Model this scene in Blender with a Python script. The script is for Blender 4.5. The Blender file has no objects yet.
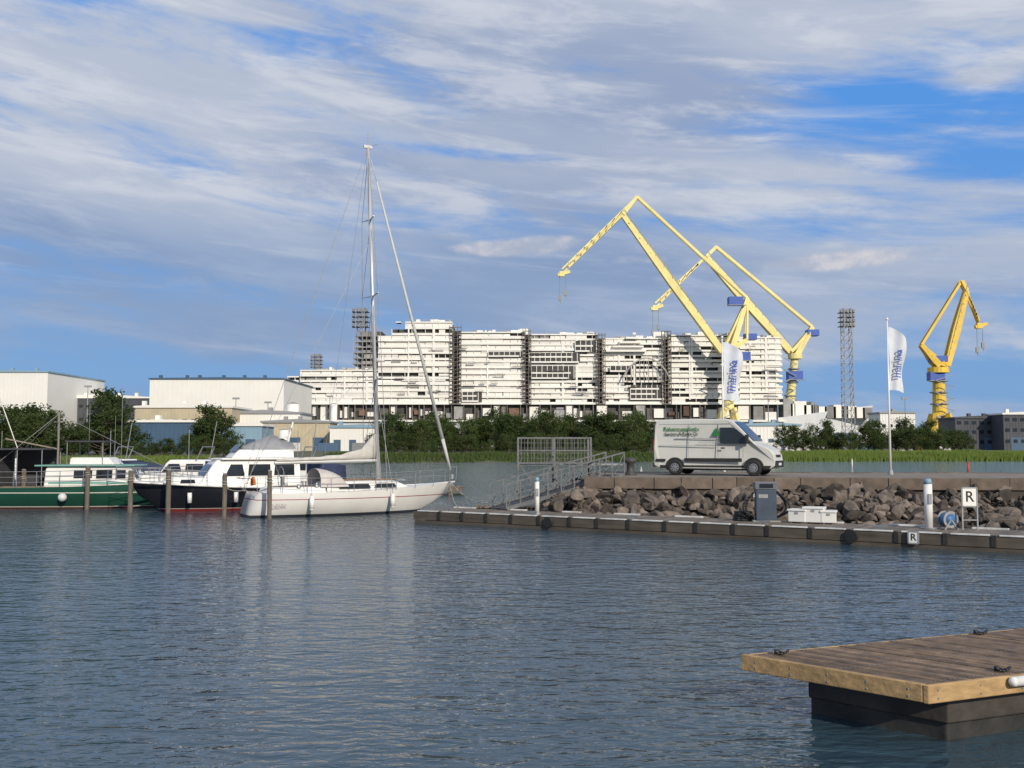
import bpy, math, random
from mathutils import Vector, Matrix, noise
random.seed(7)
sc = bpy.context.scene
sc.view_settings.view_transform = 'Standard'
sc.view_settings.look = 'None'
sc.view_settings.exposure = 0
EYE = 2.9
PITCH = math.radians(3.6)
CA, SA = math.cos(PITCH), math.sin(PITCH)

def P(h, v, y):
    """survey helper: world point at range y for a theodolite sighting (h,v)"""
    xc = (h-512)/1000.0; yc = (384-v)/1000.0
    dy = CA - yc*SA; dz = SA + yc*CA
    return Vector((xc/dy*y, y, EYE + dz/dy*y))

# ------------------------------------------------------------------ materials
MATS = {}
def nt(m):
    m.use_nodes = True
    return m.node_tree.nodes, m.node_tree.links
def mat(name, col, rough=0.6, var=0.15, scale=3.0, metal=0.0, bump=0.0, island=0.0, stretch=(1,1,1), col2=None, spec=0.5, dirt=0.0):
    if name in MATS: return MATS[name]
    m = bpy.data.materials.new(name); N, L = nt(m)
    b = N['Principled BSDF']
    b.inputs['Roughness'].default_value = rough
    b.inputs['Metallic'].default_value = metal
    b.inputs['Specular IOR Level'].default_value = spec
    tc = N.new('ShaderNodeTexCoord'); mp = N.new('ShaderNodeMapping')
    mp.inputs['Scale'].default_value = stretch
    L.new(tc.outputs['Object'], mp.inputs['Vector'])
    nz = N.new('ShaderNodeTexNoise'); nz.inputs['Scale'].default_value = scale; nz.inputs['Detail'].default_value = 5
    L.new(mp.outputs[0], nz.inputs['Vector'])
    cr = N.new('ShaderNodeValToRGB')
    c = col; d = col2 or tuple(x*(1-var) for x in col); e = tuple(min(1, x*(1+var)) for x in col) if col2 is None else col
    cr.color_ramp.elements[0].position = 0.3; cr.color_ramp.elements[1].position = 0.7
    cr.color_ramp.elements[0].color = (*d, 1); cr.color_ramp.elements[1].color = (*e, 1)
    L.new(nz.outputs['Fac'], cr.inputs['Fac'])
    out = cr.outputs['Color']
    if island > 0:
        g = N.new('ShaderNodeNewGeometry')
        mr = N.new('ShaderNodeMapRange'); mr.inputs['To Min'].default_value = 1-island; mr.inputs['To Max'].default_value = 1+island*0.6
        L.new(g.outputs['Random Per Island'], mr.inputs['Value'])
        mx = N.new('ShaderNodeVectorMath'); mx.operation = 'SCALE'
        L.new(out, mx.inputs[0]); L.new(mr.outputs[0], mx.inputs['Scale'])
        out = mx.outputs[0]
    if dirt > 0:
        n2 = N.new('ShaderNodeTexNoise'); n2.inputs['Scale'].default_value = scale*0.35; n2.inputs['Detail'].default_value = 6
        n2.inputs['Roughness'].default_value = 0.7
        mp2 = N.new('ShaderNodeMapping'); mp2.inputs['Scale'].default_value = (1, 1, 0.25)
        L.new(tc.outputs['Object'], mp2.inputs['Vector']); L.new(mp2.outputs[0], n2.inputs['Vector'])
        r2 = N.new('ShaderNodeMapRange'); r2.inputs['From Min'].default_value = 0.45; r2.inputs['From Max'].default_value = 0.75
        r2.inputs['To Min'].default_value = 1.0; r2.inputs['To Max'].default_value = 1-dirt
        L.new(n2.outputs['Fac'], r2.inputs['Value'])
        mx = N.new('ShaderNodeVectorMath'); mx.operation = 'SCALE'
        L.new(out, mx.inputs[0]); L.new(r2.outputs[0], mx.inputs['Scale']); out = mx.outputs[0]
    L.new(out, b.inputs['Base Color'])
    if bump > 0:
        bp = N.new('ShaderNodeBump'); bp.inputs['Strength'].default_value = min(1, bump); bp.inputs['Distance'].default_value = 0.05
        L.new(nz.outputs['Fac'], bp.inputs['Height']); L.new(bp.outputs[0], b.inputs['Normal'])
    MATS[name] = m
    return m
def hullmat(name, bands, rough=0.25):
    """paint bands by height above waterline (object z): [(z,color),...] ascending start heights"""
    m = bpy.data.materials.new(name); N, L = nt(m); b = N['Principled BSDF']; b.inputs['Roughness'].default_value = rough
    tc = N.new('ShaderNodeTexCoord'); sp = N.new('ShaderNodeSeparateXYZ'); L.new(tc.outputs['Object'], sp.inputs[0])
    mr = N.new('ShaderNodeMapRange'); mr.inputs['From Min'].default_value = -1; mr.inputs['From Max'].default_value = 2
    L.new(sp.outputs['Z'], mr.inputs['Value'])
    cr = N.new('ShaderNodeValToRGB'); cr.color_ramp.interpolation = 'CONSTANT'
    els = cr.color_ramp.elements
    els[0].position = 0; els[0].color = (*bands[0][1], 1)
    els[1].position = (bands[1][0]+1)/3; els[1].color = (*bands[1][1], 1)
    for z, c in bands[2:]:
        e = els.new((z+1)/3); e.color = (*c, 1)
    L.new(mr.outputs[0], cr.inputs['Fac'])
    nz = N.new('ShaderNodeTexNoise'); nz.inputs['Scale'].default_value = 1.3; nz.inputs['Detail'].default_value = 6
    r2 = N.new('ShaderNodeMapRange'); r2.inputs['To Min'].default_value = 0.8; r2.inputs['To Max'].default_value = 1.05
    L.new(tc.outputs['Object'], nz.inputs['Vector']); L.new(nz.outputs['Fac'], r2.inputs['Value'])
    mx = N.new('ShaderNodeVectorMath'); mx.operation = 'SCALE'
    L.new(cr.outputs['Color'], mx.inputs[0]); L.new(r2.outputs[0], mx.inputs['Scale'])
    L.new(mx.outputs[0], b.inputs['Base Color'])
    return m

WHITE = mat('white_gelcoat', (0.76, 0.75, 0.72), 0.3, 0.05, 2, dirt=0.12)
WHITE2 = mat('white_painted_steel', (0.80, 0.785, 0.74), 0.6, 0.05, 0.3, island=0.06, dirt=0.08)
GLASS = mat('dark_window_glass', (0.02, 0.025, 0.03), 0.06, 0.2, 1)
BLACK = mat('black_rubber', (0.02, 0.02, 0.02), 0.7, 0.3, 5)
DARK = mat('dark_recess_tone', (0.06, 0.058, 0.056), 0.8, 0.4, 0.4)  # dark base colour stands in for shade in the ship's recesses
GREY = mat('galvanised_steel', (0.30, 0.31, 0.32), 0.45, 0.15, 6, metal=0.6)
GREYD = mat('weathered_galvanised', (0.15, 0.155, 0.16), 0.6, 0.25, 6, metal=0.3)
GREYP = mat('grey_paint', (0.26, 0.27, 0.28), 0.6, 0.2, 4)
ALU = mat('aluminium_spar', (0.55, 0.55, 0.54), 0.35, 0.06, 3, metal=0.35)
YEL2 = mat('faded_crane_yellow', (0.80, 0.69, 0.28), 0.55, 0.08, 0.25, dirt=0.15)
YEL3 = mat('deep_crane_yellow', (0.74, 0.50, 0.06), 0.5, 0.10, 0.25, dirt=0.2)
BLUE = mat('blue_machinery_paint', (0.03, 0.09, 0.38), 0.5, 0.15, 0.6)
WOODN = mat('new_timber', (0.40, 0.26, 0.12), 0.7, 0.22, 2.5, bump=0.3, stretch=(0.6, 6, 6), dirt=0.35)
WOODO = mat('weathered_decking', (0.20, 0.135, 0.085), 0.6, 0.3, 4, bump=0.5, island=0.35, dirt=0.4)
PILE = mat('mooring_pile_wood', (0.13, 0.11, 0.09), 0.85, 0.35, 3, bump=0.6, stretch=(4, 4, 0.6))
CONC = mat('concrete', (0.30, 0.29, 0.27), 0.85, 0.2, 2, bump=0.4, dirt=0.35)
WETC = mat('wet_dark_float', (0.035, 0.033, 0.03), 0.5, 0.4, 3, bump=0.5)
ROPE = mat('rope', (0.35, 0.33, 0.28), 0.9, 0.2, 20)
STEEL_W = mat('rigging_wire', (0.30, 0.30, 0.30), 0.4, 0.1, 5, metal=0.5)

# ------------------------------------------------------------------ mesh building
class Part:
    def __init__(s): s.v = []; s.f = []
    def add(s, vs, fs):
        o = len(s.v); s.v += [tuple(v) for v in vs]; s.f += [tuple(i+o for i in f) for f in fs]
    def poly(s, pts): s.add(pts, [tuple(range(len(pts)))])
    def box(s, a, b):
        x0, y0, z0 = a; x1, y1, z1 = b
        s.add([(x0,y0,z0),(x1,y0,z0),(x1,y1,z0),(x0,y1,z0),(x0,y0,z1),(x1,y0,z1),(x1,y1,z1),(x0,y1,z1)],
              [(0,3,2,1),(4,5,6,7),(0,1,5,4),(1,2,6,5),(2,3,7,6),(3,0,4,7)])
    def beam(s, a, b, w, h=None, w2=None, h2=None, up=(0,0,1)):
        a = Vector(a); b = Vector(b); h = h or w; w2 = w2 or w; h2 = h2 or h
        d = (b-a)
        if d.length < 1e-6: return
        d.normalize(); u = Vector(up)
        if abs(d.dot(u)) > 0.98: u = Vector((0, 1, 0))
        r = d.cross(u).normalized(); u = r.cross(d)
        vs = []
        for p, ww, hh in ((a, w, h), (b, w2, h2)):
            for sx, sz in ((-1,-1),(1,-1),(1,1),(-1,1)): vs.append(p + r*sx*ww/2 + u*sz*hh/2)
        s.add(vs, [(0,1,2,3),(7,6,5,4),(0,4,5,1),(1,5,6,2),(2,6,7,3),(3,7,4,0)])
    def cyl(s, a, b, r, r2=None, n=12, caps=True):
        a = Vector(a); b = Vector(b); r2 = r if r2 is None else r2
        d = (b-a).normalized(); u = Vector((0,0,1)) if abs(d.z) < 0.95 else Vector((1,0,0))
        x = d.cross(u).normalized(); y = d.cross(x)
        vs = []
        for p, rr in ((a, r), (b, r2)):
            for i in range(n):
                t = 2*math.pi*i/n; vs.append(p + x*math.cos(t)*rr + y*math.sin(t)*rr)
        fs = [(i, (i+1) % n, n+(i+1) % n, n+i) for i in range(n)]
        if caps: fs += [tuple(range(n-1, -1, -1)), tuple(range(n, 2*n))]
        s.add(vs, fs)
    def tube(s, pts, r, n=6):
        for i in range(len(pts)-1): s.cyl(pts[i], pts[i+1], r, n=n)
    def loft(s, secs, caps=True, close=False):
        n = len(secs[0]); vs = [v for q in secs for v in q]; fs = []
        for i in range(len(secs)-1):
            for j in range(n if close else n-1):
                k = (j+1) % n
                fs.append((i*n+j, i*n+k, (i+1)*n+k, (i+1)*n+j))
        if caps: fs += [tuple(range(n)), tuple(range((len(secs)-1)*n, len(secs)*n))]
        s.add(vs, fs)
    def ball(s, c, r, n=10, sc3=(1,1,1)):
        c = Vector(c); secs = []
        for i in range(1, n):
            t = math.pi*i/n
            secs.append([c + Vector((math.sin(t)*math.cos(2*math.pi*j/n)*r*sc3[0], math.sin(t)*math.sin(2*math.pi*j/n)*r*sc3[1], math.cos(t)*r*sc3[2])) for j in range(n)])
        s.loft(secs, True, True)
    def lattice(s, a, b, w, h=None, bays=8, t=0.15, w2=None, h2=None, up=(0,0,1)):
        a = Vector(a); b = Vector(b); h = h or w; w2 = w2 or w; h2 = h2 or h
        d = (b-a).normalized(); u = Vector(up)
        if abs(d.dot(u)) > 0.98: u = Vector((0, 1, 0))
        r = d.cross(u).normalized(); u = r.cross(d)
        def c(i, k):
            f = i/bays; ww = w+(w2-w)*f; hh = h+(h2-h)*f; q = ((-1,-1),(1,-1),(1,1),(-1,1))[k % 4]
            return a+(b-a)*f + r*q[0]*ww/2 + u*q[1]*hh/2
        for k in range(4): s.beam(c(0,k), c(bays,k), t)
        for i in range(bays):
            for k in range(4):
                s.beam(c(i,k), c(i+1,k+1), t*0.6)
                s.beam(c(i,k), c(i,k+1), t*0.6)
        for k in range(4): s.beam(c(bays,k), c(bays,k+1), t*0.6)

def mesh_from(name, p, material, smooth=False):
    import bmesh
    me = bpy.data.meshes.new(name); me.from_pydata(p.v, [], p.f)
    bm = bmesh.new(); bm.from_mesh(me); bmesh.ops.recalc_face_normals(bm, faces=bm.faces); bm.to_mesh(me); bm.free()
    me.materials.append(material)
    if smooth:
        for q in me.polygons: q.use_smooth = True
    return me
class Obj:
    def __init__(s, name, loc=(0,0,0), rz=0.0, scale=1.0):
        s.e = bpy.data.objects.new(name, None); sc.collection.objects.link(s.e)
        s.e.location = loc; s.e.rotation_euler = (0, 0, rz); s.e.scale = (scale,)*3
        s.parts = []; s.name = name
    def part(s, pn, m, smooth=False, bevel=0, autosmooth=False):
        p = Part(); s.parts.append((pn, p, m, smooth, bevel)); return p
    def done(s):
        for pn, p, m, sm, bv in s.parts:
            if not p.v: continue
            o = bpy.data.objects.new(pn, mesh_from(pn, p, m, sm)); sc.collection.objects.link(o); o.parent = s.e
            if bv:
                md = o.modifiers.new('bevel', 'BEVEL'); md.width = bv; md.segments = 3; md.limit_method = 'ANGLE'; md.angle_limit = math.radians(28)
        s.parts = []
        return s.e
    def text(s, pn, body, loc, rot, size, m, ext=0.002, align='CENTER', shear=0, bold=0.0):
        c = bpy.data.curves.new(pn, 'FONT'); c.body = body; c.size = size; c.extrude = ext; c.align_x = align; c.align_y = 'CENTER'; c.shear = shear
        c.offset = bold
        c.materials.append(m)
        o = bpy.data.objects.new(pn, c); sc.collection.objects.link(o); o.parent = s.e; o.location = loc; o.rotation_euler = rot
def single(name, p, m, smooth=False):
    o = bpy.data.objects.new(name, mesh_from(name, p, m, smooth)); sc.collection.objects.link(o); return o

# ------------------------------------------------------------------ camera
cam = bpy.data.cameras.new('camera'); co = bpy.data.objects.new('camera', cam); sc.collection.objects.link(co)
cam.sensor_width = 36; cam.lens = 36*1000/1024; cam.clip_end = 20000; cam.clip_start = 0.1
co.location = (0, 0, EYE); co.rotation_euler = (math.pi/2+PITCH, 0, 0); sc.camera = co

# ------------------------------------------------------------------ light
el = math.radians(26); az = math.radians(153)
sd = Vector((math.sin(az)*math.cos(el), math.cos(az)*math.cos(el), math.sin(el)))
sl = bpy.data.lights.new('sun', 'SUN'); sl.energy = 3.8; sl.angle = math.radians(0.5); sl.color = (1.0, 0.90, 0.74)
so = bpy.data.objects.new('sun', sl); sc.collection.objects.link(so); so.rotation_euler = (-sd).to_track_quat('-Z', 'Y').to_euler()

# ------------------------------------------------------------------ sky
w = bpy.data.worlds.new('sky'); sc.world = w; w.use_nodes = True
try:
    w.cycles.sampling_method = 'MANUAL'; w.cycles.sample_map_resolution = 512
except Exception: pass
N = w.node_tree.nodes; L = w.node_tree.links; bg = N['Background']; bg.inputs['Strength'].default_value = 0.104
def M(op, a, b=None, c=None, clamp=False):
    n = N.new('ShaderNodeMath'); n.operation = op; n.use_clamp = clamp
    for i, q in enumerate((a, b, c)):
        if q is None: continue
        if isinstance(q, (int, float)): n.inputs[i].default_value = q
        else: L.new(q, n.inputs[i])
    return n.outputs[0]
def MIX(f, a, b):
    n = N.new('ShaderNodeMix'); n.data_type = 'RGBA'
    if isinstance(f, (int, float)): n.inputs[0].default_value = f
    else: L.new(f, n.inputs[0])
    for i, q in ((6, a), (7, b)):
        if isinstance(q, tuple): n.inputs[i].default_value = (*q, 1)
        else: L.new(q, n.inputs[i])
    return n.outputs[2]
def MR(v, a, b, c=0.0, d=1.0, smooth=True):
    n = N.new('ShaderNodeMapRange'); n.interpolation_type = 'SMOOTHSTEP' if smooth else 'LINEAR'
    for i, q in enumerate((v, a, b, c, d)):
        if isinstance(q, (int, float)): n.inputs[i].default_value = q
        else: L.new(q, n.inputs[i])
    return n.outputs[0]
def srgb(r, g, b, k=10.0):
    f = lambda x: ((x/255+0.055)/1.055)**2.4 if x > 10 else x/255/12.92
    return (f(r)*k, f(g)*k, f(b)*k)
sky = N.new('ShaderNodeTexSky'); sky.sky_type = 'NISHITA'; sky.sun_disc = False; sky.sun_elevation = el; sky.sun_rotation = az
tc = N.new('ShaderNodeTexCoord'); sp = N.new('ShaderNodeSeparateXYZ'); L.new(tc.outputs['Generated'], sp.inputs[0])
AZ = M('ARCTAN2', sp.outputs[0], sp.outputs[1]); EL = M('ARCSINE', sp.outputs[2])
def NOISE(sx, sy, off=0, shear=0.0, scale=1.0, detail=6, rough=0.55, dist=0.0):
    cb = N.new('ShaderNodeCombineXYZ')
    L.new(M('ADD', M('MULTIPLY', AZ, sx), off), cb.inputs[0])
    L.new(M('ADD', M('MULTIPLY', EL, sy), M('MULTIPLY', AZ, shear)), cb.inputs[1])
    cb.inputs[2].default_value = off
    n = N.new('ShaderNodeTexNoise'); n.inputs['Scale'].default_value = scale; n.inputs['Detail'].default_value = detail
    n.inputs['Roughness'].default_value = rough; n.inputs['Distortion'].default_value = dist
    L.new(cb.outputs[0], n.inputs['Vector']); return n.outputs['Fac']
def BLOB(h, v, rh, rv, amp, tilt=0.0):
    a0 = (h-512)/1000; e0 = (447-v)/1000
    da = M('SUBTRACT', AZ, a0); de = M('ADD', M('SUBTRACT', EL, e0), M('MULTIPLY', da, tilt))
    q = M('ADD', M('POWER', M('DIVIDE', M('ABSOLUTE', da), rh/1000), 2), M('POWER', M('DIVIDE', M('ABSOLUTE', de), rv/1000), 2))
    return M('MULTIPLY', M('EXPONENT', M('MULTIPLY', q, -1)), amp)
blue = MIX(MR(EL, 0.0, 0.36), srgb(118, 160, 208), srgb(84, 148, 224))
blue = MIX(0.06, blue, sky.outputs[0])
n1 = NOISE(3.0, 15, 3.1, 1.8, 1.0, 7, 0.6, 0.5)
n2 = NOISE(7, 34, 7.7, 3.4, 1.0, 6, 0.62, 0.3)
n3 = NOISE(2.2, 10, 12.3, 1.4, 1.0, 4, 0.5)
cov = M('ADD', M('MULTIPLY', n1, 0.7), M('MULTIPLY', n2, 0.3))
adj = MR(EL, 0.02, 0.20, 0.06, 0.145)
for b in ((890,135,150,34,-0.22,0.08),(45,38,100,20,-0.24,0.1),(480,158,120,9,-0.14,0.05),(985,195,130,20,-0.16,0),
          (830,50,170,22,0.08,0),(720,225,120,12,-0.06,0),(850,275,220,18,0.14,0.0),(505,178,90,9,0.16,0.15),
          (350,385,600,22,-0.16,0),(965,118,50,14,0.16,-0.1),(120,300,220,30,-0.04,0),(650,195,120,9,-0.08,0)):
    adj = M('ADD', adj, BLOB(*b))
cf = MR(M('ADD', cov, adj), 0.43, 0.65)
cc = MIX(MR(n3, 0.34, 0.64), srgb(150, 164, 191), srgb(184, 192, 207))
cc = MIX(MR(n2, 0.45, 0.68, 0, 0.6), cc, srgb(216, 218, 224))
cc = MIX(BLOB(760, -10, 350, 50, 0.5, 0.0), cc, srgb(212, 214, 220))
bank = M('MULTIPLY', MR(EL, 0.26, 0.16), MR(AZ, 0.45, -0.15, 0.35, 1))
bank = M('MULTIPLY', bank, MR(n1, 0.25, 0.6, 0.75, 1.0))
cc = MIX(M('MULTIPLY', bank, 0.75), cc, srgb(116, 146, 187))
col = MIX(M('MULTIPLY', cf, 0.94), blue, cc)
n4 = NOISE(4, 46, 21.0, 4.0, 1.0, 5, 0.55, 0.5)
st = M('MULTIPLY', MR(n4, 0.52, 0.75), MR(EL, 0.04, 0.12))
col = MIX(M('MULTIPLY', st, 0.4), col, srgb(208, 212, 220))
n5 = NOISE(22, 34, 5.5, 0, 1.0, 6, 0.6, 0.2)
pf = 0.0
for b in ((500,250,55,10,1.0),(555,243,40,9,0.8),(800,272,55,9,0.8),(640,262,60,9,0.5),(900,268,110,14,0.6),(180,170,90,8,0.4)):
    pf = M('ADD', BLOB(*b), pf)
pf = MR(M('MULTIPLY', pf, M('ADD', n5, 0.25)), 0.28, 0.62)
col = MIX(M('MULTIPLY', pf, 0.7), col, MIX(MR(n5, 0.4, 0.7), srgb(170, 178, 196), srgb(218, 213, 214)))
L.new(col, bg.inputs['Color'])

# ------------------------------------------------------------------ water
def grid(name, xs, ys, zf, m, smooth=True):
    p = Part(); nx = len(xs)
    p.v = [(x, y, zf(x, y)) for y in ys for x in xs]
    p.f = [(j*nx+i, j*nx+i+1, (j+1)*nx+i+1, (j+1)*nx+i) for j in range(len(ys)-1) for i in range(nx-1)]
    return single(name, p, m, smooth)
wm = bpy.data.materials.new('harbour_water'); N2, L2 = nt(wm); b = N2['Principled BSDF']
b.inputs['Base Color'].default_value = (0.034, 0.066, 0.090, 1); b.inputs['Roughness'].default_value = 0.06; b.inputs['IOR'].default_value = 1.38
tcw = N2.new('ShaderNodeTexCoord')
def wn(scale, stretch, detail, rough=0.5, dist=0.0, rot=0.25):
    mp = N2.new('ShaderNodeMapping'); mp.inputs['Scale'].default_value = stretch; mp.inputs['Rotation'].default_value = (0, 0, rot)
    L2.new(tcw.outputs['Object'], mp.inputs[0]); n = N2.new('ShaderNodeTexNoise')
    n.inputs['Scale'].default_value = scale; n.inputs['Detail'].default_value = detail; n.inputs['Roughness'].default_value = rough; n.inputs['Distortion'].default_value = dist
    L2.new(mp.outputs[0], n.inputs['Vector']); return n.outputs['Fac']
def m2(op, a, b_):
    n = N2.new('ShaderNodeMath'); n.operation = op
    for i, q in enumerate((a, b_)):
        if isinstance(q, (int, float)): n.inputs[i].default_value = q
        else: L2.new(q, n.inputs[i])
    return n.outputs[0]
patch = wn(0.06, (0.5, 1.4, 1), 3)
pm = N2.new('ShaderNodeMapRange'); L2.new(patch, pm.inputs[0]); pm.inputs[1].default_value = 0.35; pm.inputs[2].default_value = 0.65; pm.inputs[3].default_value = 0.65; pm.inputs[4].default_value = 1.0
h = m2('ADD', m2('MULTIPLY', wn(2.1, (0.6, 1.25, 1), 2, 0.5, 0.6), 0.50), m2('MULTIPLY', wn(5.6, (0.7, 1.2, 1), 2, 0.5, 0.5, -0.35), 0.24))
h = m2('ADD', h, m2('MULTIPLY', wn(0.6, (0.7, 1.2, 1), 1), 0.35))
bp = N2.new('ShaderNodeBump'); bp.inputs['Distance'].default_value = 0.16
L2.new(h, bp.inputs['Height']); L2.new(pm.outputs[0], bp.inputs['Strength']); L2.new(bp.outputs[0], b.inputs['Normal'])
grid('water', [-9000, -2000, -300, -50, 50, 300, 2000, 9000], [-300, 0, 60, 300, 1000, 9000], lambda x, y: 0.0, wm)

# ------------------------------------------------------------------ far shore ground
SH = [(-400, 105), (-110, 118), (-70, 128), (-55, 150), (-30, 182), (0, 192), (40, 200), (110, 208), (500, 230)]
def shore(x):
    if x <= SH[0][0]: return SH[0][1]
    for (a, b_), (c, d) in zip(SH, SH[1:]):
        if x <= c: return b_+(d-b_)*(x-a)/(c-a)
    return SH[-1][1]
gm = mat('shore_ground', (0.075, 0.085, 0.04), 0.95, 0.3, 0.08, col2=(0.12, 0.11, 0.08))
xs = [-8000, -3000, -1000, -500]+[i*6-400 for i in range(140)]+[600, 1000, 3000, 8000]
offs = [-2, 0, 1.5, 4, 12, 40, 120, 500, 2000, 8500]; zz = [-0.6, -0.05, 0.4, 0.8, 1.1, 1.5, 1.6, 1.6, 1.6, 1.6]
p = Part(); nx = len(xs)
for o_, z_ in zip(offs, zz):
    for x in xs: p.v.append((x, shore(x)+o_ + (1.5*noise.noise(Vector((x*0.15, 0, 0))) if o_ < 10 else 0), z_+(0.1*noise.noise(Vector((x*0.2, o_, 0))) if 0 < o_ < 60 else 0)))
p.f = [(j*nx+i, j*nx+i+1, (j+1)*nx+i+1, (j+1)*nx+i) for j in range(len(offs)-1) for i in range(nx-1)]
single('ground', p, gm, True)

def reeds(name, x0, x1, n, hmin, hmax, m, o0=-1, o1=14):
    p = Part()
    for i in range(n):
        x = random.uniform(x0, x1); oo = random.uniform(o0, o1)**1.0; y = shore(x)+oo
        z = 0 if oo < 0.5 else min(1.0, 0.25*oo)
        hh = random.uniform(hmin, hmax)*(0.85+0.4*noise.noise(Vector((x*0.12, y*0.2, 0)))); wd = random.uniform(0.08, 0.2); lean = random.uniform(-0.3, 0.3)
        a = random.uniform(-0.7, 0.7)
        p.add([(x-wd*math.cos(a), y-wd*math.sin(a), z), (x+wd*math.cos(a), y+wd*math.sin(a), z), (x+lean, y+random.uniform(-.2, .2), z+hh)], [(0, 1, 2)])
    return single(name, p, m)
def leafmat(name, a, b_, tr=0.25):
    m = bpy.data.materials.new(name); N, L = nt(m); bs = N['Principled BSDF']; bs.inputs['Roughness'].default_value = 0.75; bs.inputs['Specular IOR Level'].default_value = 0.2
    g = N.new('ShaderNodeNewGeometry'); oi = N.new('ShaderNodeObjectInfo')
    cr = N.new('ShaderNodeValToRGB'); cr.color_ramp.elements[0].color = (*a, 1); cr.color_ramp.elements[1].color = (*b_, 1)
    ad = N.new('ShaderNodeMath'); ad.operation = 'MULTIPLY_ADD'; L.new(oi.outputs['Random'], ad.inputs[0]); ad.inputs[1].default_value = 0.4
    ml = N.new('ShaderNodeMath'); ml.operation = 'MULTIPLY'; L.new(g.outputs['Random Per Island'], ml.inputs[0]); ml.inputs[1].default_value = 0.6
    L.new(ml.outputs[0], ad.inputs[2]); L.new(ad.outputs[0], cr.inputs[0]); L.new(cr.outputs[0], bs.inputs['Base Color'])
    t = N.new('ShaderNodeBsdfTranslucent'); L.new(cr.outputs[0], t.inputs[0]); mx = N.new('ShaderNodeMixShader'); mx.inputs[0].default_value = tr
    L.new(bs.outputs[0], mx.inputs[1]); L.new(t.outputs[0], mx.inputs[2]); L.new(mx.outputs[0], N['Material Output'].inputs[0])
    return m
REED = leafmat('reed_green', (0.085, 0.13, 0.025), (0.15, 0.21, 0.045))
LEAF = leafmat('willow_leaves', (0.025, 0.045, 0.012), (0.075, 0.105, 0.03))
LEAF2 = leafmat('alder_leaves', (0.03, 0.055, 0.015), (0.09, 0.125, 0.035))
BARK = mat('bark', (0.09, 0.07, 0.05), 0.9, 0.3, 3, bump=0.5)
reeds('reed_bed', 48, 125, 26000, 0.9, 1.5, REED)
reeds('reed_bed', -34, 48, 9000, 0.6, 1.3, LEAF2, 0, 12)
reeds('grass_bank', -110, -50, 9000, 0.4, 0.8, REED)

# ------------------------------------------------------------------ trees
def tree_meshes(seed, H=10.0, R=3.6, bush=False):
    rnd = random.Random(seed); t = Part(); l = Part()
    tips = []
    base = H*(0.05 if bush else 0.10)
    t.cyl((0, 0, -0.5), (0.1, 0, base+1), 0.28, 0.22, 8); t.cyl((0.1, 0, base+1), (rnd.uniform(-.5, .5), rnd.uniform(-.5, .5), H*0.85), 0.22, 0.05, 7)
    for i in range(32):
        a = rnd.uniform(0, 6.28); z0 = rnd.uniform(base, H*0.7); f = z0/H
        rr = R*(1.05-0.65*f)*rnd.uniform(0.5, 1.1); z1 = z0+rnd.uniform(0.08, 0.28)*H
        e = Vector((math.cos(a)*rr, math.sin(a)*rr, min(z1, H*0.97))); mid = Vector((e.x*0.5, e.y*0.5, z0+(e.z-z0)*0.35))
        t.cyl((0.05, 0, z0), mid, 0.10, 0.06, 5); t.cyl(mid, e, 0.06, 0.02, 5); tips += [e, mid*0.35+e*0.65]
    tips += [Vector((rnd.uniform(-1, 1), rnd.uniform(-1, 1), H*rnd.uniform(.8, 1))) for _ in range(6)]
    for c in tips:
        cr = rnd.uniform(0.5, 1.15)
        for k in range(rnd.randint(45, 80)):
            v = Vector((rnd.gauss(0, 1), rnd.gauss(0, 1), rnd.gauss(0, 0.75)))*cr*0.62+c
            s_ = rnd.uniform(0.12, 0.30)
            d1 = Vector((rnd.gauss(0,1), rnd.gauss(0,1), rnd.gauss(0,1))).normalized()*s_; d2 = Vector((rnd.gauss(0,1), rnd.gauss(0,1), rnd.gauss(0,1))).normalized()*s_
            if v.z < 0: continue
            l.add([v-d1, v+d2*0.6, v+d1, v-d2*0.6], [(0, 1, 2, 3)])
    return mesh_from('trunk', t, BARK), mesh_from('foliage', l, LEAF), mesh_from('foliage', l, LEAF2)
TV = [tree_meshes(s_, 10, r) for s_, r in ((1, 3.6), (2, 4.2), (3, 3.0), (4, 4.6))]
def place_tree(x, y, z, H, parent=None, wide=1.0, k=None, leaf=1):
    k = random.randrange(4) if k is None else k
    rz = random.uniform(0, 6.28)
    if parent is None:
        e = bpy.data.objects.new('deciduous_tree', None); sc.collection.objects.link(e); e.location = (x, y, z)
    for nm, me in (('trunk', TV[k][0]), ('foliage', TV[k][leaf])):
        o = bpy.data.objects.new(nm, me); sc.collection.objects.link(o)
        o.parent = parent if parent else e
        if parent: o.location = (x, y, z)
        o.scale = (H/10*wide, H/10*wide, H/10); o.rotation_euler = (0, 0, rz)
def row(name, pts, leafbias=0.5):
    e = bpy.data.objects.new(name, None); sc.collection.objects.link(e)
    for h_, top, y in pts:
        q = P(h_, top, y); place_tree(q.x, y, 1.0, max(2.5, q.z-1.0), e, random.uniform(0.85, 1.3), None, 1 if random.random() < leafbias else 2)
pts = []
for h_ in range(388, 655, 6):
    top = 415 + 7*noise.noise(Vector((h_*0.045, 1, 0)))+random.uniform(-4, 7)
    pts.append((h_+random.uniform(-3, 3), top, random.uniform(255, 290)))
for h_ in range(385, 655, 7): pts.append((h_, random.uniform(432, 442), random.uniform(212, 232)))
row('waterside_trees', pts)
pts = []
for h_ in range(785, 975, 8):
    top = 429 + 8*noise.noise(Vector((h_*0.05, 4, 0)))+random.uniform(-4, 8)
    pts.append((h_+random.uniform(-3, 3), top, random.uniform(245, 290)))
pts += [(825, 418, 270), (873, 418, 270), (905, 416, 270), (928, 420, 280)]
row('waterside_trees', pts)
pts = []
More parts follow.
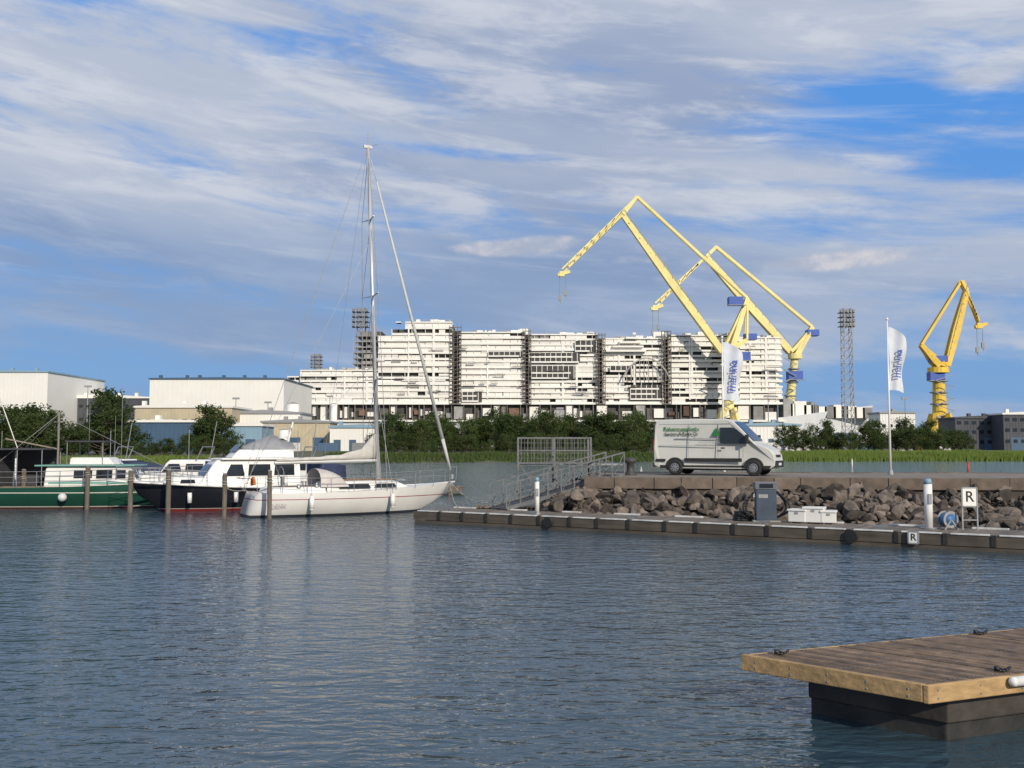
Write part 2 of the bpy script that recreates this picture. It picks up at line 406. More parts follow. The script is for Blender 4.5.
for h_ in list(range(-60, 130, 9))+list(range(900, 1110, 9)): pts.append((h_, random.uniform(424, 434), random.uniform(560, 700)))
row('distant_treeline', pts)
for h_, top, y, wd in ((2, 408, 150, 1.3), (20, 404, 156, 1.3), (38, 402, 150, 1.3), (54, 410, 160, 1.2), (30, 412, 142, 1.3), (112, 388, 176, 1.0), (103, 400, 170, 1.2), (124, 408, 180, 1.1), (212, 404, 205, 1.1), (204, 416, 205, 1.2), (220, 414, 205, 1.2), (-14, 406, 150, 1.3), (68, 424, 160, 1.4)):
    q = P(h_, top, y); place_tree(q.x, y, 0.9, q.z-0.9, None, wd)
pts = [(h_, random.uniform(432, 446), 175) for h_ in range(-10, 250, 9)]
row('shore_bushes', pts)

# ------------------------------------------------------------------ cruise ship under construction
def build_ship():
    S = Obj('cruise_ship')
    Wp = S.part('deck_parapets', WHITE2); Pn = S.part('white_panels', mat('primed_panel', (0.74, 0.72, 0.67), 0.65, 0.04, 0.4, island=0.12, dirt=0.08))
    Dk = S.part('dark_recess_backing', DARK); Gp = S.part('grey_primer_sections', mat('grey_primer', (0.30, 0.295, 0.29), 0.8, 0.2, 0.3, island=0.4))
    Rs = S.part('frames', mat('ship_framing', (0.34, 0.33, 0.31), 0.7, 0.2, 0.5, island=0.3))
    Sg = S.part('scaffolding', mat('scaffold_steel', (0.16, 0.145, 0.13), 0.7, 0.2, 0.5, island=0.4))
    Br = S.part('rust_primer', mat('rust_primer', (0.16, 0.10, 0.07), 0.8, 0.3, 0.4, island=0.5))
    Hl = S.part('hull', mat('hull_paint', (0.62, 0.64, 0.66), 0.5, 0.08, 0.1, dirt=0.2))
    D = 600.0
    rnd = random.Random(11)
    def X(h): return P(h, 400, D).x
    def Z(v): return P(512, v, D).z
    zb = Z(404)
    def block(h0, h1, vtop, zbase, dy=0.0, fill=0.75, step=None, colw=3.1, seed=0, DH=3.15, capend=False):
        x0, x1 = X(h0), X(h1); z1 = Z(vtop); n = int(round((z1-zbase)/DH)); y = D+dy
        dh = (z1-zbase)/n
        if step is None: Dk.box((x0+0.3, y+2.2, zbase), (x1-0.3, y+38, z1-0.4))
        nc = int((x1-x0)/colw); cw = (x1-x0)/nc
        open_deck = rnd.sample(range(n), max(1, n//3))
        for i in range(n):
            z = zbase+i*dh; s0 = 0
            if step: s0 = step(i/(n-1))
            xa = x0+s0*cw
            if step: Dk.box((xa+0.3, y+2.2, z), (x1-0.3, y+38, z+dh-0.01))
            ph = dh*(0.36 if (i+seed) % 3 else 0.48)
            prj = rnd.choice((0.12, 0.12, 0.3, 0.9))
            Wp.box((xa, y-prj, z), (x1, y+2.6, z+ph))
            if capend:
                Wp.cyl((x1, y+5, z), (x1, y+5, z+ph), 5.12, n=24); Pn.cyl((x1, y+5, z+ph), (x1, y+5, z+dh), 4.6 if i not in open_deck else 3.0, n=24)
            c = s0
            f_ = fill-(0.30 if i in open_deck else 0)
            while c < nc:
                run = rnd.choice((1, 1, 2, 3, 4, 6)); run = min(run, nc-c)
                v = noise.noise(Vector(((x0+c*cw)*0.035, z*0.11, seed*3.0)))*0.5+0.5
                xa2, xb2 = x0+c*cw, x0+(c+run)*cw
                r = rnd.random()
                if v*0.5+r*0.5 < f_*0.80:
                    dd = rnd.choice((0.0, 0.05, 0.2, 0.5))
                    Pn.box((xa2+0.03, y+dd, z+ph), (xb2-0.03, y+dd+0.3, z+dh-rnd.choice((0, .35, .6, .6))))
                elif r < 0.6:
                    Gp.box((xa2, y+1.0, z+ph), (xb2, y+1.2, z+dh))
                for k in range(0, run+1, 2 if run > 3 else 1): Wp.box((xa2+k*cw-0.12, y+0.05, z+ph), (xa2+k*cw+0.12, y+2.2, z+dh))
                c += run
        for k in range(rnd.randint(1, 2)):
            xx = rnd.uniform(x0+4, x1-6); Wp.box((xx, y-0.35, zbase+rnd.uniform(0, 8)), (xx+rnd.uniform(.8, 1.6), y+0.3, z1-rnd.uniform(0, 5)))
        Wp.box((x0+(step(1.0)*cw if step else 0), y-0.3, z1), (x1, y+38, z1+0.7))
        if capend: Wp.cyl((x1, y+5, z1), (x1, y+5, z1+.7), 5.2, n=24)
        for k in range(int((x1-x0)/4.0)):
            xx = rnd.uniform(x0+6, x1-2); hh = rnd.uniform(0.8, 2.6); ww = rnd.uniform(0.5, 5)
            (Wp if rnd.random() < .6 else Rs).box((xx, y+rnd.uniform(1, 8), z1+0.7), (xx+ww, y+12, z1+0.7+hh*0.8))
        for k in range(int((x1-x0)/2.8)):
            xx = x0+k*2.8+ (step(1.0)*cw if step else 0)
            if xx > x1: break
            Rs.beam((xx, y+0.1, z1+0.7), (xx, y+0.1, z1+1.8), 0.12)
        Rs.beam((x0+(step(1.0)*cw if step else 0), y+0.1, z1+1.8), (x1, y+0.1, z1+1.8), 0.12)
    block(300, 378, 371, zb, 0, 0.90, seed=1, DH=3.1)
    block(286, 301, 377, zb, 3, 0.35, seed=2)
    x0, x1 = X(350), X(379)  # dark open-frame block stands in for the ship's shaded left end face
    for i in range(7):
        z = Z(371)+1.2+i*3.4
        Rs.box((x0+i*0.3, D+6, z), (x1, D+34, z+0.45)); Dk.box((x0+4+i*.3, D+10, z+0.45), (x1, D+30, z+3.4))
        for k in range(7): Rs.box((x0+0.5+k*2.7, D+6.2, z+0.45), (x0+0.8+k*2.7, D+6.5, z+3.4))
        Gp.box((x0+rnd.uniform(4, 9), D+7, z+0.5), (x0+rnd.uniform(10, 15), D+8, z+rnd.uniform(1.5, 3.2)))
    block(378, 452, 323, zb, -1, 1.04, step=lambda f: int(round(max(0, (f-0.86))*30))if f > 0.86 else 0, colw=3.8, seed=3, DH=3.7)
    block(459, 525, 333, zb, 0, 1.06, colw=4.0, seed=4, DH=3.5)
    block(529, 598, 335, zb, 0.5, 0.90, seed=5)
    block(603, 664, 339, zb, 1.0, 0.88, seed=6)
    block(669, 740, 336, zb, 0.0, 0.84, seed=7)
    block(740, 777, 338, zb, 1.2, 0.94, colw=4.0, seed=8, DH=3.4, capend=True)
    for ha, hb, vt in ((452, 459, 330), (525, 529, 334), (598, 603, 338), (664, 669, 336)):
        xa, xb = X(ha)-0.8, X(hb)+0.8
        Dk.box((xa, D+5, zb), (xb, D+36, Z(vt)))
        z = zb
        while z < Z(vt)+3:
            Sg.box((xa-0.6, D-2.2, z), (xb+0.6, D-0.4, z+0.28)); z += 2.3
        for k in range(4):
            xx = xa-0.5+(xb-xa+1)*k/3
            for yy in (D-2.1, D-0.5): Sg.beam((xx, yy, zb), (xx, yy, Z(vt)+3), 0.25)
        for k in range(10):
            z = zb+k*(Z(vt)-zb)/10; Br.beam((xa, D-2.3, z), (xb, D-2.3, z+4), 0.2)
    for k in range(5):
        z = Z(352)+k*2.6; Wp.box((X(606)+k*4, D-2.5, z), (X(646)-k*1.5, D+1.5, z+1.1))
    pts_ = [Vector((X(622)+t*2.6, D-3, Z(380)+13*math.sin(t/11*math.pi)**0.7)) for t in range(12)]
    for a, b_ in zip(pts_, pts_[1:]): Rs.beam(a, b_, 0.8)
    for a in pts_[::1]: Rs.beam(a, (a.x, a.y, Z(381)), 0.35)
    for ha, hb, va, vb in ((529, 580, 353, 363), (531, 575, 366, 379), (610, 632, 366, 372), (575, 598, 341, 352), (462, 482, 392, 402), (630, 664, 385, 400), (402, 450, 376, 381), (488, 522, 352, 357)):
        nrow = max(1, int((Z(va)-Z(vb))/3)); 
        Dk.box((X(ha), D-1.2, Z(vb)), (X(hb), D-0.95, Z(va)))  # dark sheet on the outer face imitates a shaded deck opening
        for k in range(nrow): Wp.box((X(ha), D-1.6, Z(vb)+k*3.1), (X(hb)-rnd.uniform(0, 6), D-1.21, Z(vb)+k*3.1+0.9))
        q = X(ha)
        while q < X(hb): Wp.box((q, D-1.5, Z(vb)), (q+0.35, D-1.19, Z(va))); q += 3.2
    for k in range(40):
        xx = rnd.uniform(X(380), X(778)); z = rnd.uniform(zb+4, Z(345)); ww = rnd.uniform(2, 9)
        Sg.box((xx, D-2.6, z), (xx+ww, D-1.7, z+.3))
        for j in range(int(ww/1.5)+1): Sg.beam((xx+j*1.5, D-2.6, z), (xx+j*1.5, D-2.6, z+1.2), .1)
        Sg.beam((xx, D-2.6, z+1.2), (xx+ww, D-2.6, z+1.2), .12)
    z0 = Z(421)
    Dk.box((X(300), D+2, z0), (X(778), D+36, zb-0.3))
    q = X(302)
    while q < X(776):
        wv = rnd.uniform(1.5, 7)
        r = rnd.random()
        (Wp if r < 0.46 else Br if r < 0.6 else Gp if r < 0.8 else Sg).box((q, D+rnd.uniform(-1, 1.5), z0+rnd.uniform(0, 4)), (q+wv, D+2.2, zb-rnd.uniform(0.3, 6)))
        Sg.box((q+wv, D-1, z0), (q+wv+0.4, D+1, zb)); q += wv+rnd.uniform(0.5, 2.5)
    Wp.box((X(300), D-1.6, zb-0.35), (X(780), D+2.4, zb+0.35)); Wp.box((X(300), D-1.8, z0-0.5), (X(785), D+2, z0+0.6))
    secs = []
    for f in range(13):
        t = f/12; xx = X(296)+(X(884)-X(296))*t; b_ = 19*(1-max(0, (t-0.72)/0.28)**2.2)+0.3; zt = z0 + (Z(404)-z0)*max(0, (t-0.78)/0.22)
        xl = xx-6*max(0, (t-0.8)/0.2)
        secs.append([(xx, D+19-b_, zt), (xl, D+19-b_*0.9, 2), (xl, D+19+b_*0.9, 2), (xx, D+19+b_, zt)])
    Hl.loft(secs, True, True)
    q = X(787)
    while q < X(870):
        wv = rnd.uniform(2, 8); hh = rnd.uniform(1, 7)*(1-(q-X(787))/(X(890)-X(787)))
        (Wp if rnd.random() < .7 else Gp).box((q, D+8, z0+2), (q+wv, D+20, Z(408)+hh)); q += wv*0.8
    for h_, v0, v1 in ((526, 335, 326), (532, 335, 327), (505, 333, 328), (592, 337, 329), (598, 337, 329), (436, 324, 318)):
        Rs.beam((X(h_), D+5, Z(v0)), (X(h_), D+5, Z(v1)), 0.35)
    for h_, v0, v1, w_ in ((520, 334, 328, 5), (588, 337, 331, 4), (700, 336, 331, 5), (655, 339, 331, 8)):
        Wp.box((X(h_), D+4, Z(v0)), (X(h_)+w_, D+10, Z(v1)))
    S.done()
build_ship()

# ------------------------------------------------------------------ lattice towers
def lattice_tower(h_, vtop, vbot, y, w_, head=True, name='lattice_tower', m=GREYP):
    S = Obj(name); q = P(h_, vtop, y); pz = 1.6
    F = S.part('frame', m); F.lattice((q.x, y, pz), (q.x, y, q.z), w_*1.35, bays=18, t=w_*0.09, w2=w_)
    if head:
        G = S.part('lamp_rack', mat('lamp_rack', (0.20, 0.21, 0.23), 0.6, 0.3, 1))
        for k in range(4):
            for j in range(5): G.box((q.x-w_*1.0+j*w_*0.42, y-w_*0.7, q.z-k*w_*0.62-w_*0.5), (q.x-w_*1.0+j*w_*0.42+w_*0.28, y-w_*0.4, q.z-k*w_*0.62-w_*0.15))
            G.box((q.x-w_*1.05, y-w_*0.4, q.z-k*w_*0.62-w_*0.58), (q.x+w_*1.05, y+w_*0.5, q.z-k*w_*0.62-w_*0.5))
    S.done()
lattice_tower(846, 309, 410, 480, 3.6)
lattice_tower(361, 308, 400, 690, 5.6)
lattice_tower(317, 354, 400, 690, 4.0)

# ------------------------------------------------------------------ shipyard portal-slewing cranes
def crane(y, my, pts, base, tw, rails=True, my2=None):
    """pts: tip, pivot, rear(lever tail), aframe top, boom heel, cab"""
    S = Obj('shipyard_crane'); s_ = y/500.0
    A = S.part('boom', my); J = S.part('jib', my2 or my); T = S.part('tower', my); B = S.part('machinery', BLUE); K = S.part('cables', GREYP); W_ = S.part('walkways', GREYP)
    g = {k: P(v[0], v[1], y) for k, v in pts.items()}
    mid = (g['heel']+g['pivot'])*0.5
    for dy in (-1.6, 1.6):
        o = Vector((0, dy*s_, 0))
        A.beam(g['heel']+o, mid+o*0.8, 1.3*s_, 3.0*s_, 1.3*s_, 4.0*s_); A.beam(mid+o*0.8, g['pivot']+o*0.5, 1.3*s_, 4.0*s_, 1.2*s_, 2.6*s_)
    for k in range(9):
        f = k/9+0.05; c = g['heel'].lerp(g['pivot'], f); A.beam(c-Vector((0, 1.9*s_, 0)), c+Vector((0, 1.9*s_, 0)), 0.7*s_)
    tip, piv, rear = g['tip'], g['pivot'], g['rear']
    n = 10
    for dy in (-1.3, 1.3):
        o = Vector((0, dy*s_, 0)); J.beam(tip+o*0.4, piv+o, 0.6*s_, 0.8*s_); J.beam(tip+Vector((0, 0, 2.4*s_))+o*0.4, rear+o, 0.6*s_, 0.8*s_); J.beam(piv+o, rear+o, 1.2*s_, 1.6*s_)
        for k in range(1, n):
            t2 = tip+Vector((0, 0, 2.4*s_))
            a = tip.lerp(piv, k/n)+o; b_ = t2.lerp(rear, k/n)+o; c = t2.lerp(rear, (k+1)/n)+o
            J.beam(a, b_, 0.36*s_); J.beam(a, c, 0.36*s_)
    J.beam(tip-Vector((0, 1.2*s_, 0)), tip+Vector((0, 1.2*s_, 0)), 2.6*s_, 2.6*s_); J.beam(tip+Vector((-2*s_, 0, -.6*s_)), tip+Vector((4*s_, 0, 1.2*s_)), 2.0*s_, 1.6*s_)
    for dy in (-1.0, 1.0):
        o = Vector((0, dy*s_, 0)); J.beam(rear+o, g['aframe']+o, 0.7*s_, 1.2*s_)
    hub = g['hub']; zb = 1.6
    for dy in (-2.4, 2.4):
        o = Vector((0, dy*s_, 0)); T.beam(hub+o, g['aframe']+o*0.4, 2.0*s_, 3.0*s_, 1.2*s_, 2.0*s_); T.beam(g['heel']+o, g['aframe']+o*0.4, 0.9*s_, 1.0*s_)
        T.beam(g['back']+o, g['aframe']+o*0.4, 1.0*s_, 1.3*s_); T.beam(g['back']+o, hub+o, 1.0*s_, 1.6*s_)
    T.beam(g['heel'], g['back'], 5.0*s_, 1.6*s_)
    B.box((g['back'].x-1, y-2.6*s_, g['back'].z), (g['heel'].x if g['heel'].x > g['back'].x else g['back'].x+5*s_, y+2.6*s_, g['back'].z+3.0*s_))
    for c in ('cab', 'cab2'):
        if c in g:
            q = g[c]; B.box((q.x-3.6*s_, y-3.4*s_, q.z-1.9*s_), (q.x+3.6*s_, y+1.5*s_, q.z+2.3*s_))
            W_.beam((q.x-4.6*s_, y-3.5*s_, q.z-2.1*s_), (q.x+4.6*s_, y-3.5*s_, q.z-2.1*s_), 2.0*s_, 0.3*s_)
    bx = base.x; topz = g['heel'].z-2*s_; pz = zb+(topz-zb)*0.42
    T.cyl((bx, y, pz), (hub.x, y, topz), tw*0.50, tw*0.36, 14)
    T.cyl((hub.x, y, topz-1.5*s_), (hub.x, y, topz+1.2*s_), tw*0.7, tw*.7, 16)
    for f in (.25, .5, .75):
        zz_ = pz+(topz-pz)*f; cx = bx+(hub.x-bx)*f; W_.cyl((cx, y, zz_), (cx, y, zz_+.5*s_), tw*.62, tw*.62, 14)
    for dx in (-1, 1):
        for dy in (-1, 1): T.beam((bx+dx*tw*1.0, y+dy*tw, zb), (bx+dx*tw*0.40, y+dy*tw*0.35, pz+1), 2.3*s_, 2.3*s_)
    for fz in (.25, .7):
        k_ = 1.0-.6*fz
        for dx in (-1, 1): T.beam((bx+dx*tw*k_, y-tw*k_, zb+(pz-zb)*fz), (bx+dx*tw*k_, y+tw*k_, zb+(pz-zb)*fz), 1.1*s_)
        T.beam((bx-tw*k_, y-tw*k_, zb+(pz-zb)*fz), (bx+tw*k_, y-tw*k_, zb+(pz-zb)*fz), 1.1*s_)
    k = 0; z = zb+4
    while z < topz-3:
        s1 = -1 if k % 2 else 1
        W_.beam((bx-s1*tw*0.6, y-tw*0.85, z), (bx+s1*tw*0.6, y-tw*0.85, z+3*s_), 0.5*s_, 0.3*s_); z += 3*s_; k += 1
    for dx, L_ in ((-1.0, 9), (1.4, 7)):
        K.cyl((tip.x+dx*s_*1.2, y, tip.z), (tip.x+dx*s_*1.2, y, tip.z-L_*s_*1.2), 0.16*s_, n=5)
        K.box((tip.x+dx*s_*1.2-0.7*s_, y-.5*s_, tip.z-(L_*1.2+2.6)*s_), (tip.x+dx*s_*1.2+0.7*s_, y+.5*s_, tip.z-L_*1.2*s_))
        K.beam((tip.x+dx*s_*1.2, y, tip.z-(L_*1.2+2.6)*s_), (tip.x+dx*s_*1.2+.6*s_, y, tip.z-(L_*1.2+4)*s_), 0.5*s_)
    for k in range(12):
        c = g['heel'].lerp(g['pivot'], k/12)+Vector((0, -2.3*s_, 2.2*s_)); W_.beam(c, c+Vector((0, 0, 1.3*s_)), 0.12*s_)
    W_.beam(g['heel']+Vector((0, -2.3*s_, 3.5*s_)), g['pivot']+Vector((0, -2.3*s_, 3.2*s_)), 0.14*s_)
    S.done()
crane(586, YEL2, dict(tip=(562, 274), pivot=(623, 215), rear=(637, 197), aframe=(747, 298), heel=(722, 352), back=(746, 340), hub=(730, 352), cab=(735, 302), cab2=(742, 357)), P(728, 415, 586), 7.0, my2=YEL2)
crane(655, YEL2, dict(tip=(655, 308), pivot=(706, 257), rear=(716, 247), aframe=(812, 327), heel=(790, 352), back=(808, 336), hub=(795, 356), cab=(794, 376)), P(789, 415, 655), 6.6)
crane(480, YEL3, dict(tip=(979, 326), pivot=(966, 291), rear=(961, 281), aframe=(921, 345), heel=(946, 366), back=(932, 362), hub=(938, 366), cab=(935, 377)), P(940, 415, 480), 7.0)

# ------------------------------------------------------------------ yard buildings
def hall(name, h0, h1, vtop, y, depth, zb=1.6, wall=None, stripe=None, doors=3, pitch=0.03, lower=None, lowf=0.4, winrow=None):
    S = Obj(name); a = P(h0, vtop, y); b_ = P(h1, vtop, y); x0, x1, zt = a.x, b_.x, a.z
    Wl = S.part('walls', wall); Rf = S.part('roof', stripe or GREYP); Dr = S.part('doors', DB if lower is None else lower); Wn = S.part('windows', GLASS)
    Wl.box((x0, y, zb-1), (x1, y+depth, zt-0.6))
    xm = (x0+x1)/2
    Rf.loft([[(x0-0.5, yy, zt-0.6), (x0-0.5, yy, zt), (xm, yy, zt+(x1-x0)*pitch), (x1+0.5, yy, zt), (x1+0.5, yy, zt-0.6)] for yy in (y-0.5, y+depth+.5)], True, True)
    if lower is not None: Dr.box((x0-0.1, y-0.15, zb-0.5), (x1+0.1, y-0.003, zb+(zt-zb)*lowf))
    n = max(1, doors); dw = (x1-x0)/n
    for i in range(n):
        if doors and lower is None: Dr.box((x0+i*dw+dw*.25, y-0.12, zb), (x0+i*dw+dw*.7, y-0.004, zb+min(5, (zt-zb)*0.45)))
    if winrow:
        nn = int((x1-x0)/3)
        for r_ in winrow:
            for i in range(nn): Wn.box((x0+i*3+0.7, y-0.17, zb+(zt-zb)*r_), (x0+i*3+2.3, y-0.02, zb+(zt-zb)*r_+1.3))
    q = x0; Sm = S.part('cladding_seams', wall)
    while q < x1: Sm.box((q, y-0.09, zb+(zt-zb)*(lowf+0.02 if lower else 0.0)), (q+0.15, y-0.001, zt-0.62)); q += max(1.2, (x1-x0)/28)
    for k in range(int((x1-x0)/9)):
        xx = x0+k*9+random.uniform(1, 7); Rf.box((xx, y+2, zt), (xx+1.2, y+3.5, zt+1.2+(x1-x0)*pitch*0.6))
    S.done()
WC = mat('white_cladding', (0.76, 0.75, 0.71), 0.6, 0.04, 0.1, dirt=0.08)
BC = mat('light_blue_cladding', (0.22, 0.34, 0.44), 0.6, 0.08, 0.2, dirt=0.2)
DB = mat('dark_blue_cladding', (0.05, 0.10, 0.17), 0.6, 0.1, 0.2)
BE = mat('beige_render', (0.48, 0.42, 0.30), 0.8, 0.1, 0.3, dirt=0.2)
DG = mat('dark_grey_cladding', (0.06, 0.065, 0.08), 0.7, 0.2, 0.2)
hall('shipyard_hall', -60, 48, 371, 430, 60, wall=WC, stripe=BC, lower=BC, lowf=0.42, doors=0, pitch=0.012)
hall('shipyard_hall', 150, 284, 378, 430, 60, wall=WC, stripe=DB, lower=WC, lowf=0.3, doors=0, pitch=0.006)
hall('office_building', 52, 150, 397, 460, 20, wall=DG, stripe=WC, doors=0, winrow=(0.3, 0.55, 0.8))
hall('outfitting_building', 135, 232, 406, 330, 24, wall=BE, stripe=WC, doors=5, winrow=(0.62,))
hall('outfitting_building', 226, 300, 412, 340, 20, wall=WC, stripe=GREYP, doors=4)
hall('blue_warehouse', 128, 197, 420, 260, 18, wall=DB, stripe=WC, doors=4, pitch=0.01)
hall('storage_shed', 198, 262, 424, 280, 14, wall=BC, stripe=WC, doors=3)
hall('storage_shed', 262, 330, 421, 330, 14, wall=BE, stripe=GREYP, doors=3)
hall('storage_shed', 330, 392, 426, 320, 14, wall=WC, stripe=BC, doors=4)
hall('brick_office', 955, 1001, 417, 400, 16, wall=DG, stripe=DG, doors=2, winrow=(0.2, 0.5, 0.78))
hall('brick_office', 1003, 1060, 413, 390, 16, wall=DG, stripe=WC, doors=2, winrow=(0.2, 0.5, 0.78))
hall('storage_shed', 742, 800, 424, 330, 14, wall=WC, stripe=BC, doors=5)
hall('storage_shed', 880, 915, 412, 430, 14, wall=WC, stripe=GREYP, doors=2, winrow=(.6,))

def tank(h_, vtop, y, r):
    S = Obj('storage_tank'); q = P(h_, vtop, y); t = S.part('shell', WC, True); t.cyl((q.x, y, 1), (q.x, y, q.z), r, n=24)
    c = S.part('roof_cone', GREYP); c.cyl((q.x, y, q.z), (q.x, y, q.z+r*0.3), r*1.02, 0.2, 24); S.done()
tank(293, 404, 350, 2.2); tank(334, 404, 355, 1.2)
tank(284, 430, 230, 1.1)
cols = [mat('container_blue', (0.07, 0.13, 0.22), .6), mat('container_white', (0.6, 0.6, 0.58), .6), mat('container_white2', (0.48, 0.49, 0.48), .6), mat('container_grey', (0.22, 0.23, 0.24), .6)]
def container(x, y, z, c, L_=6.1):
    S = Obj('shipping_container', (x, y, z)); p = S.part('body', c)
    p.box((0, 0, 0), (L_, 2.4, 2.6))
    r = S.part('corrugation', c)
    for k in range(int(L_/0.5)): r.box((0.2+k*0.5, -0.06, 0.15), (0.42+k*0.5, -0.002, 2.45))
    S.done()
rc = random.Random(5)
for h_ in (165, 236, 280, 318, 352, 372, 760, 790, 835, 860, 893, 930):
    q = P(h_, 440, 290+rc.uniform(-10, 20)); container(q.x, q.y, 1.55, rc.choice(cols))
    if rc.random() < 0.3: container(q.x+0.3, q.y+0.1, 4.17, rc.choice(cols))
def yard_pole(h_, vtop, y):
    S = Obj('floodlight_mast'); q = P(h_, vtop, y); p = S.part('mast', GREYP); p.cyl((q.x, y, 1), (q.x, y, q.z), 0.3, 0.14, 8)
    l = S.part('floodlights', GREYP); l.box((q.x-1.3, y-.3, q.z-0.5), (q.x+1.3, y+.3, q.z+.2)); S.done()
for a in ((88, 386, 380), (236, 398, 380), (268, 402, 380), (905, 398, 380), (768, 396, 420), (330, 396, 420), (560, 408, 350)): yard_pole(*a)

# ------------------------------------------------------------------ quay
Q = Obj('stone_quay')
qt = Q.part('quay_top', mat('quay_gravel_paving', (0.20, 0.17, 0.14), 0.9, 0.2, 1.5, bump=0.3, dirt=0.2))
qe = Q.part('capstones', mat('granite_capstone', (0.15, 0.115, 0.09), 0.85, 0.25, 2.5, bump=0.5, island=0.3, dirt=0.3), bevel=0.02)
qc = Q.part('quay_core', mat('quay_core_stone', (0.07, 0.06, 0.05), 0.9, 0.3, 2))
F0 = Vector((2.9, 40.6, 0)); F1 = Vector((60, 34.2, 0)); fd = (F1-F0).normalized(); fn = Vector((-fd.y, fd.x, 0))
WQ = 9.5
def qp(s_, t_, z): v = F0+fd*s_+fn*t_; return (v.x, v.y, z)
QL = 75
qt.loft([[qp(0.5, 0.55, 1.3), qp(0.5, 0.55, 1.65), qp(0.5, WQ-.5, 1.65), qp(0.5, WQ-.5, 1.3)], [qp(QL, 0.55, 1.3), qp(QL, 0.55, 1.65), qp(QL, WQ-.5, 1.65), qp(QL, WQ-.5, 1.3)]], True, True)
s_ = 0
while s_ < QL:
    l_ = random.uniform(0.9, 1.9); j = random.uniform(-.03, .03)
    for t0, t1 in ((j, 0.55), (WQ-.5, WQ)):
        qe.loft([[qp(a, t0, 1.22), qp(a, t0, 1.68+j*.3), qp(a, t1, 1.68+j*.3), qp(a, t1, 1.22)] for a in (s_+.01, s_+l_-.01)], True, True)
    s_ += l_
for k in range(9):
    qe.loft([[qp(a, 0.55+k*.95, 1.2), qp(a, 0.55+k*.95, 1.67), qp(a, 1.48+k*.95, 1.67), qp(a, 1.48+k*.95, 1.2)] for a in (0, 0.5)], True, True)
qc.loft([[qp(a, 0.25, -1), qp(a, 0.12, 1.25), qp(a, WQ-.12, 1.25), qp(a, WQ-.25, -1)] for a in (0.15, QL)], True, True)
Q.done()
def rocks(name, n, f, seed, m):
    import bmesh
    rnd = random.Random(seed); P_ = Part()
    bm = bmesh.new(); bmesh.ops.create_icosphere(bm, subdivisions=2, radius=1); bv = [v.co.copy() for v in bm.verts]; bf = [tuple(v.index for v in q.verts) for q in bm.faces]; bm.free()
    for i in range(n):
        c, r = f(rnd); o = Vector((rnd.uniform(0, 50), rnd.uniform(0, 50), 0)); R_ = Matrix.Rotation(rnd.uniform(0, 6.28), 3, Vector((rnd.gauss(0,1), rnd.gauss(0,1), rnd.gauss(0,1))).normalized())
        s3 = Vector((rnd.uniform(.8, 1.6), rnd.uniform(.7, 1.1), rnd.uniform(.4, .85)))
        pl = [(Vector((rnd.gauss(0,1), rnd.gauss(0,1), rnd.gauss(0,1))).normalized(), rnd.uniform(.35, .75)) for _ in range(9)]
        vs = []
        for v in bv:
            q = v.copy()
            for nn, d in pl:
                e = q.dot(nn)-d
                if e > 0: q -= nn*e
            q = q*(1+0.12*noise.noise(v*2+o)); q = Vector((q.x*s3.x, q.y*s3.y, q.z*s3.z)); vs.append(R_ @ q*r*1.15 + c)
        P_.add(vs, bf)
    return single(name, P_, m)
RK = mat('riprap_granite', (0.19, 0.155, 0.13), 0.9, 0.3, 3.5, bump=0.8, island=0.75, col2=(0.08, 0.064, 0.054), dirt=0.4)
def rf(rnd):
    s1 = rnd.uniform(-1.2, 46); t_ = rnd.uniform(0, 1)
    z = 1.15-1.35*t_+rnd.uniform(-.12, .12); v = F0+fd*s1-fn*(0.0+t_*3.4)
    return Vector((v.x, v.y, z)), rnd.choice((0.13, .16, .2, 0.24, 0.3, 0.42))*rnd.uniform(.8, 1.1)
rocks('riprap_rocks', 2100, rf, 3, RK)
def rf2(rnd):
    s1 = rnd.uniform(-2.2, 0.2); t_ = rnd.uniform(-3, WQ); v = F0+fd*s1+fn*t_
    return Vector((v.x, v.y, 1.1+0.55*s1+rnd.uniform(-.1, .1))), rnd.uniform(.15, .42)
rocks('riprap_rocks', 240, rf2, 4, RK)
S = Obj('riprap_core'); p = S.part('fill', mat('quay_core_stone', (0.07, 0.06, 0.05)))
p.loft([[qp(a, 0.2, 0.95), qp(a, -3.5, -.35), qp(a, -3.5, -.8), qp(a, .2, -.8)] for a in (-.8, QL)], True, True); S.done()

# ------------------------------------------------------------------ floating pontoon
A0 = Vector((-3.75, 38.7, 0)); pdv = Vector((0.843, -0.537, 0)).normalized(); pn = Vector((-pdv.y, pdv.x, 0))
PR = math.atan2(pdv.y, pdv.x)
PO = Obj('floating_pontoon', A0, PR)
PL, PW = 34.0, 2.5
pk = PO.part('deck_planks', mat('pontoon_planks', (0.17, 0.14, 0.11), 0.75, 0.3, 4, bump=0.4, island=0.3, dirt=0.3))
fl = PO.part('floats', WETC); ed = PO.part('side_beam', mat('pontoon_side_timber', (0.085, 0.07, 0.055), 0.8, 0.35, 2, stretch=(0.4, 3, 3), dirt=0.4)); wh = PO.part('white_edge_strips', mat('white_edge_paint', (0.60, 0.60, 0.58), 0.6, 0.1, 4, dirt=0.5), bevel=0.01); bk = PO.part('rubber_fenders', BLACK); st_ = PO.part('cleats', GREY)
x = 0.05
while x < PL: pk.box((x, 0.13, 0.40), (x+0.135, PW-0.13, 0.445)); x += 0.145
ed.box((0, 0, 0.12), (PL, 0.12, 0.43)); ed.box((0, PW-.12, 0.12), (PL, PW, 0.43)); ed.box((-0.05, 0.0, 0.12), (-0.002, PW, 0.43)); ed.box((0.01, 0.13, 0.30), (PL, PW-.13, 0.385))
ed.box((0.01, .005, -.02), (PL, .10, .10))
x = 0.4
while x < PL-2: fl.box((x, 0.15, -0.4), (x+2.6, PW-.15, 0.29)); x += 3.1
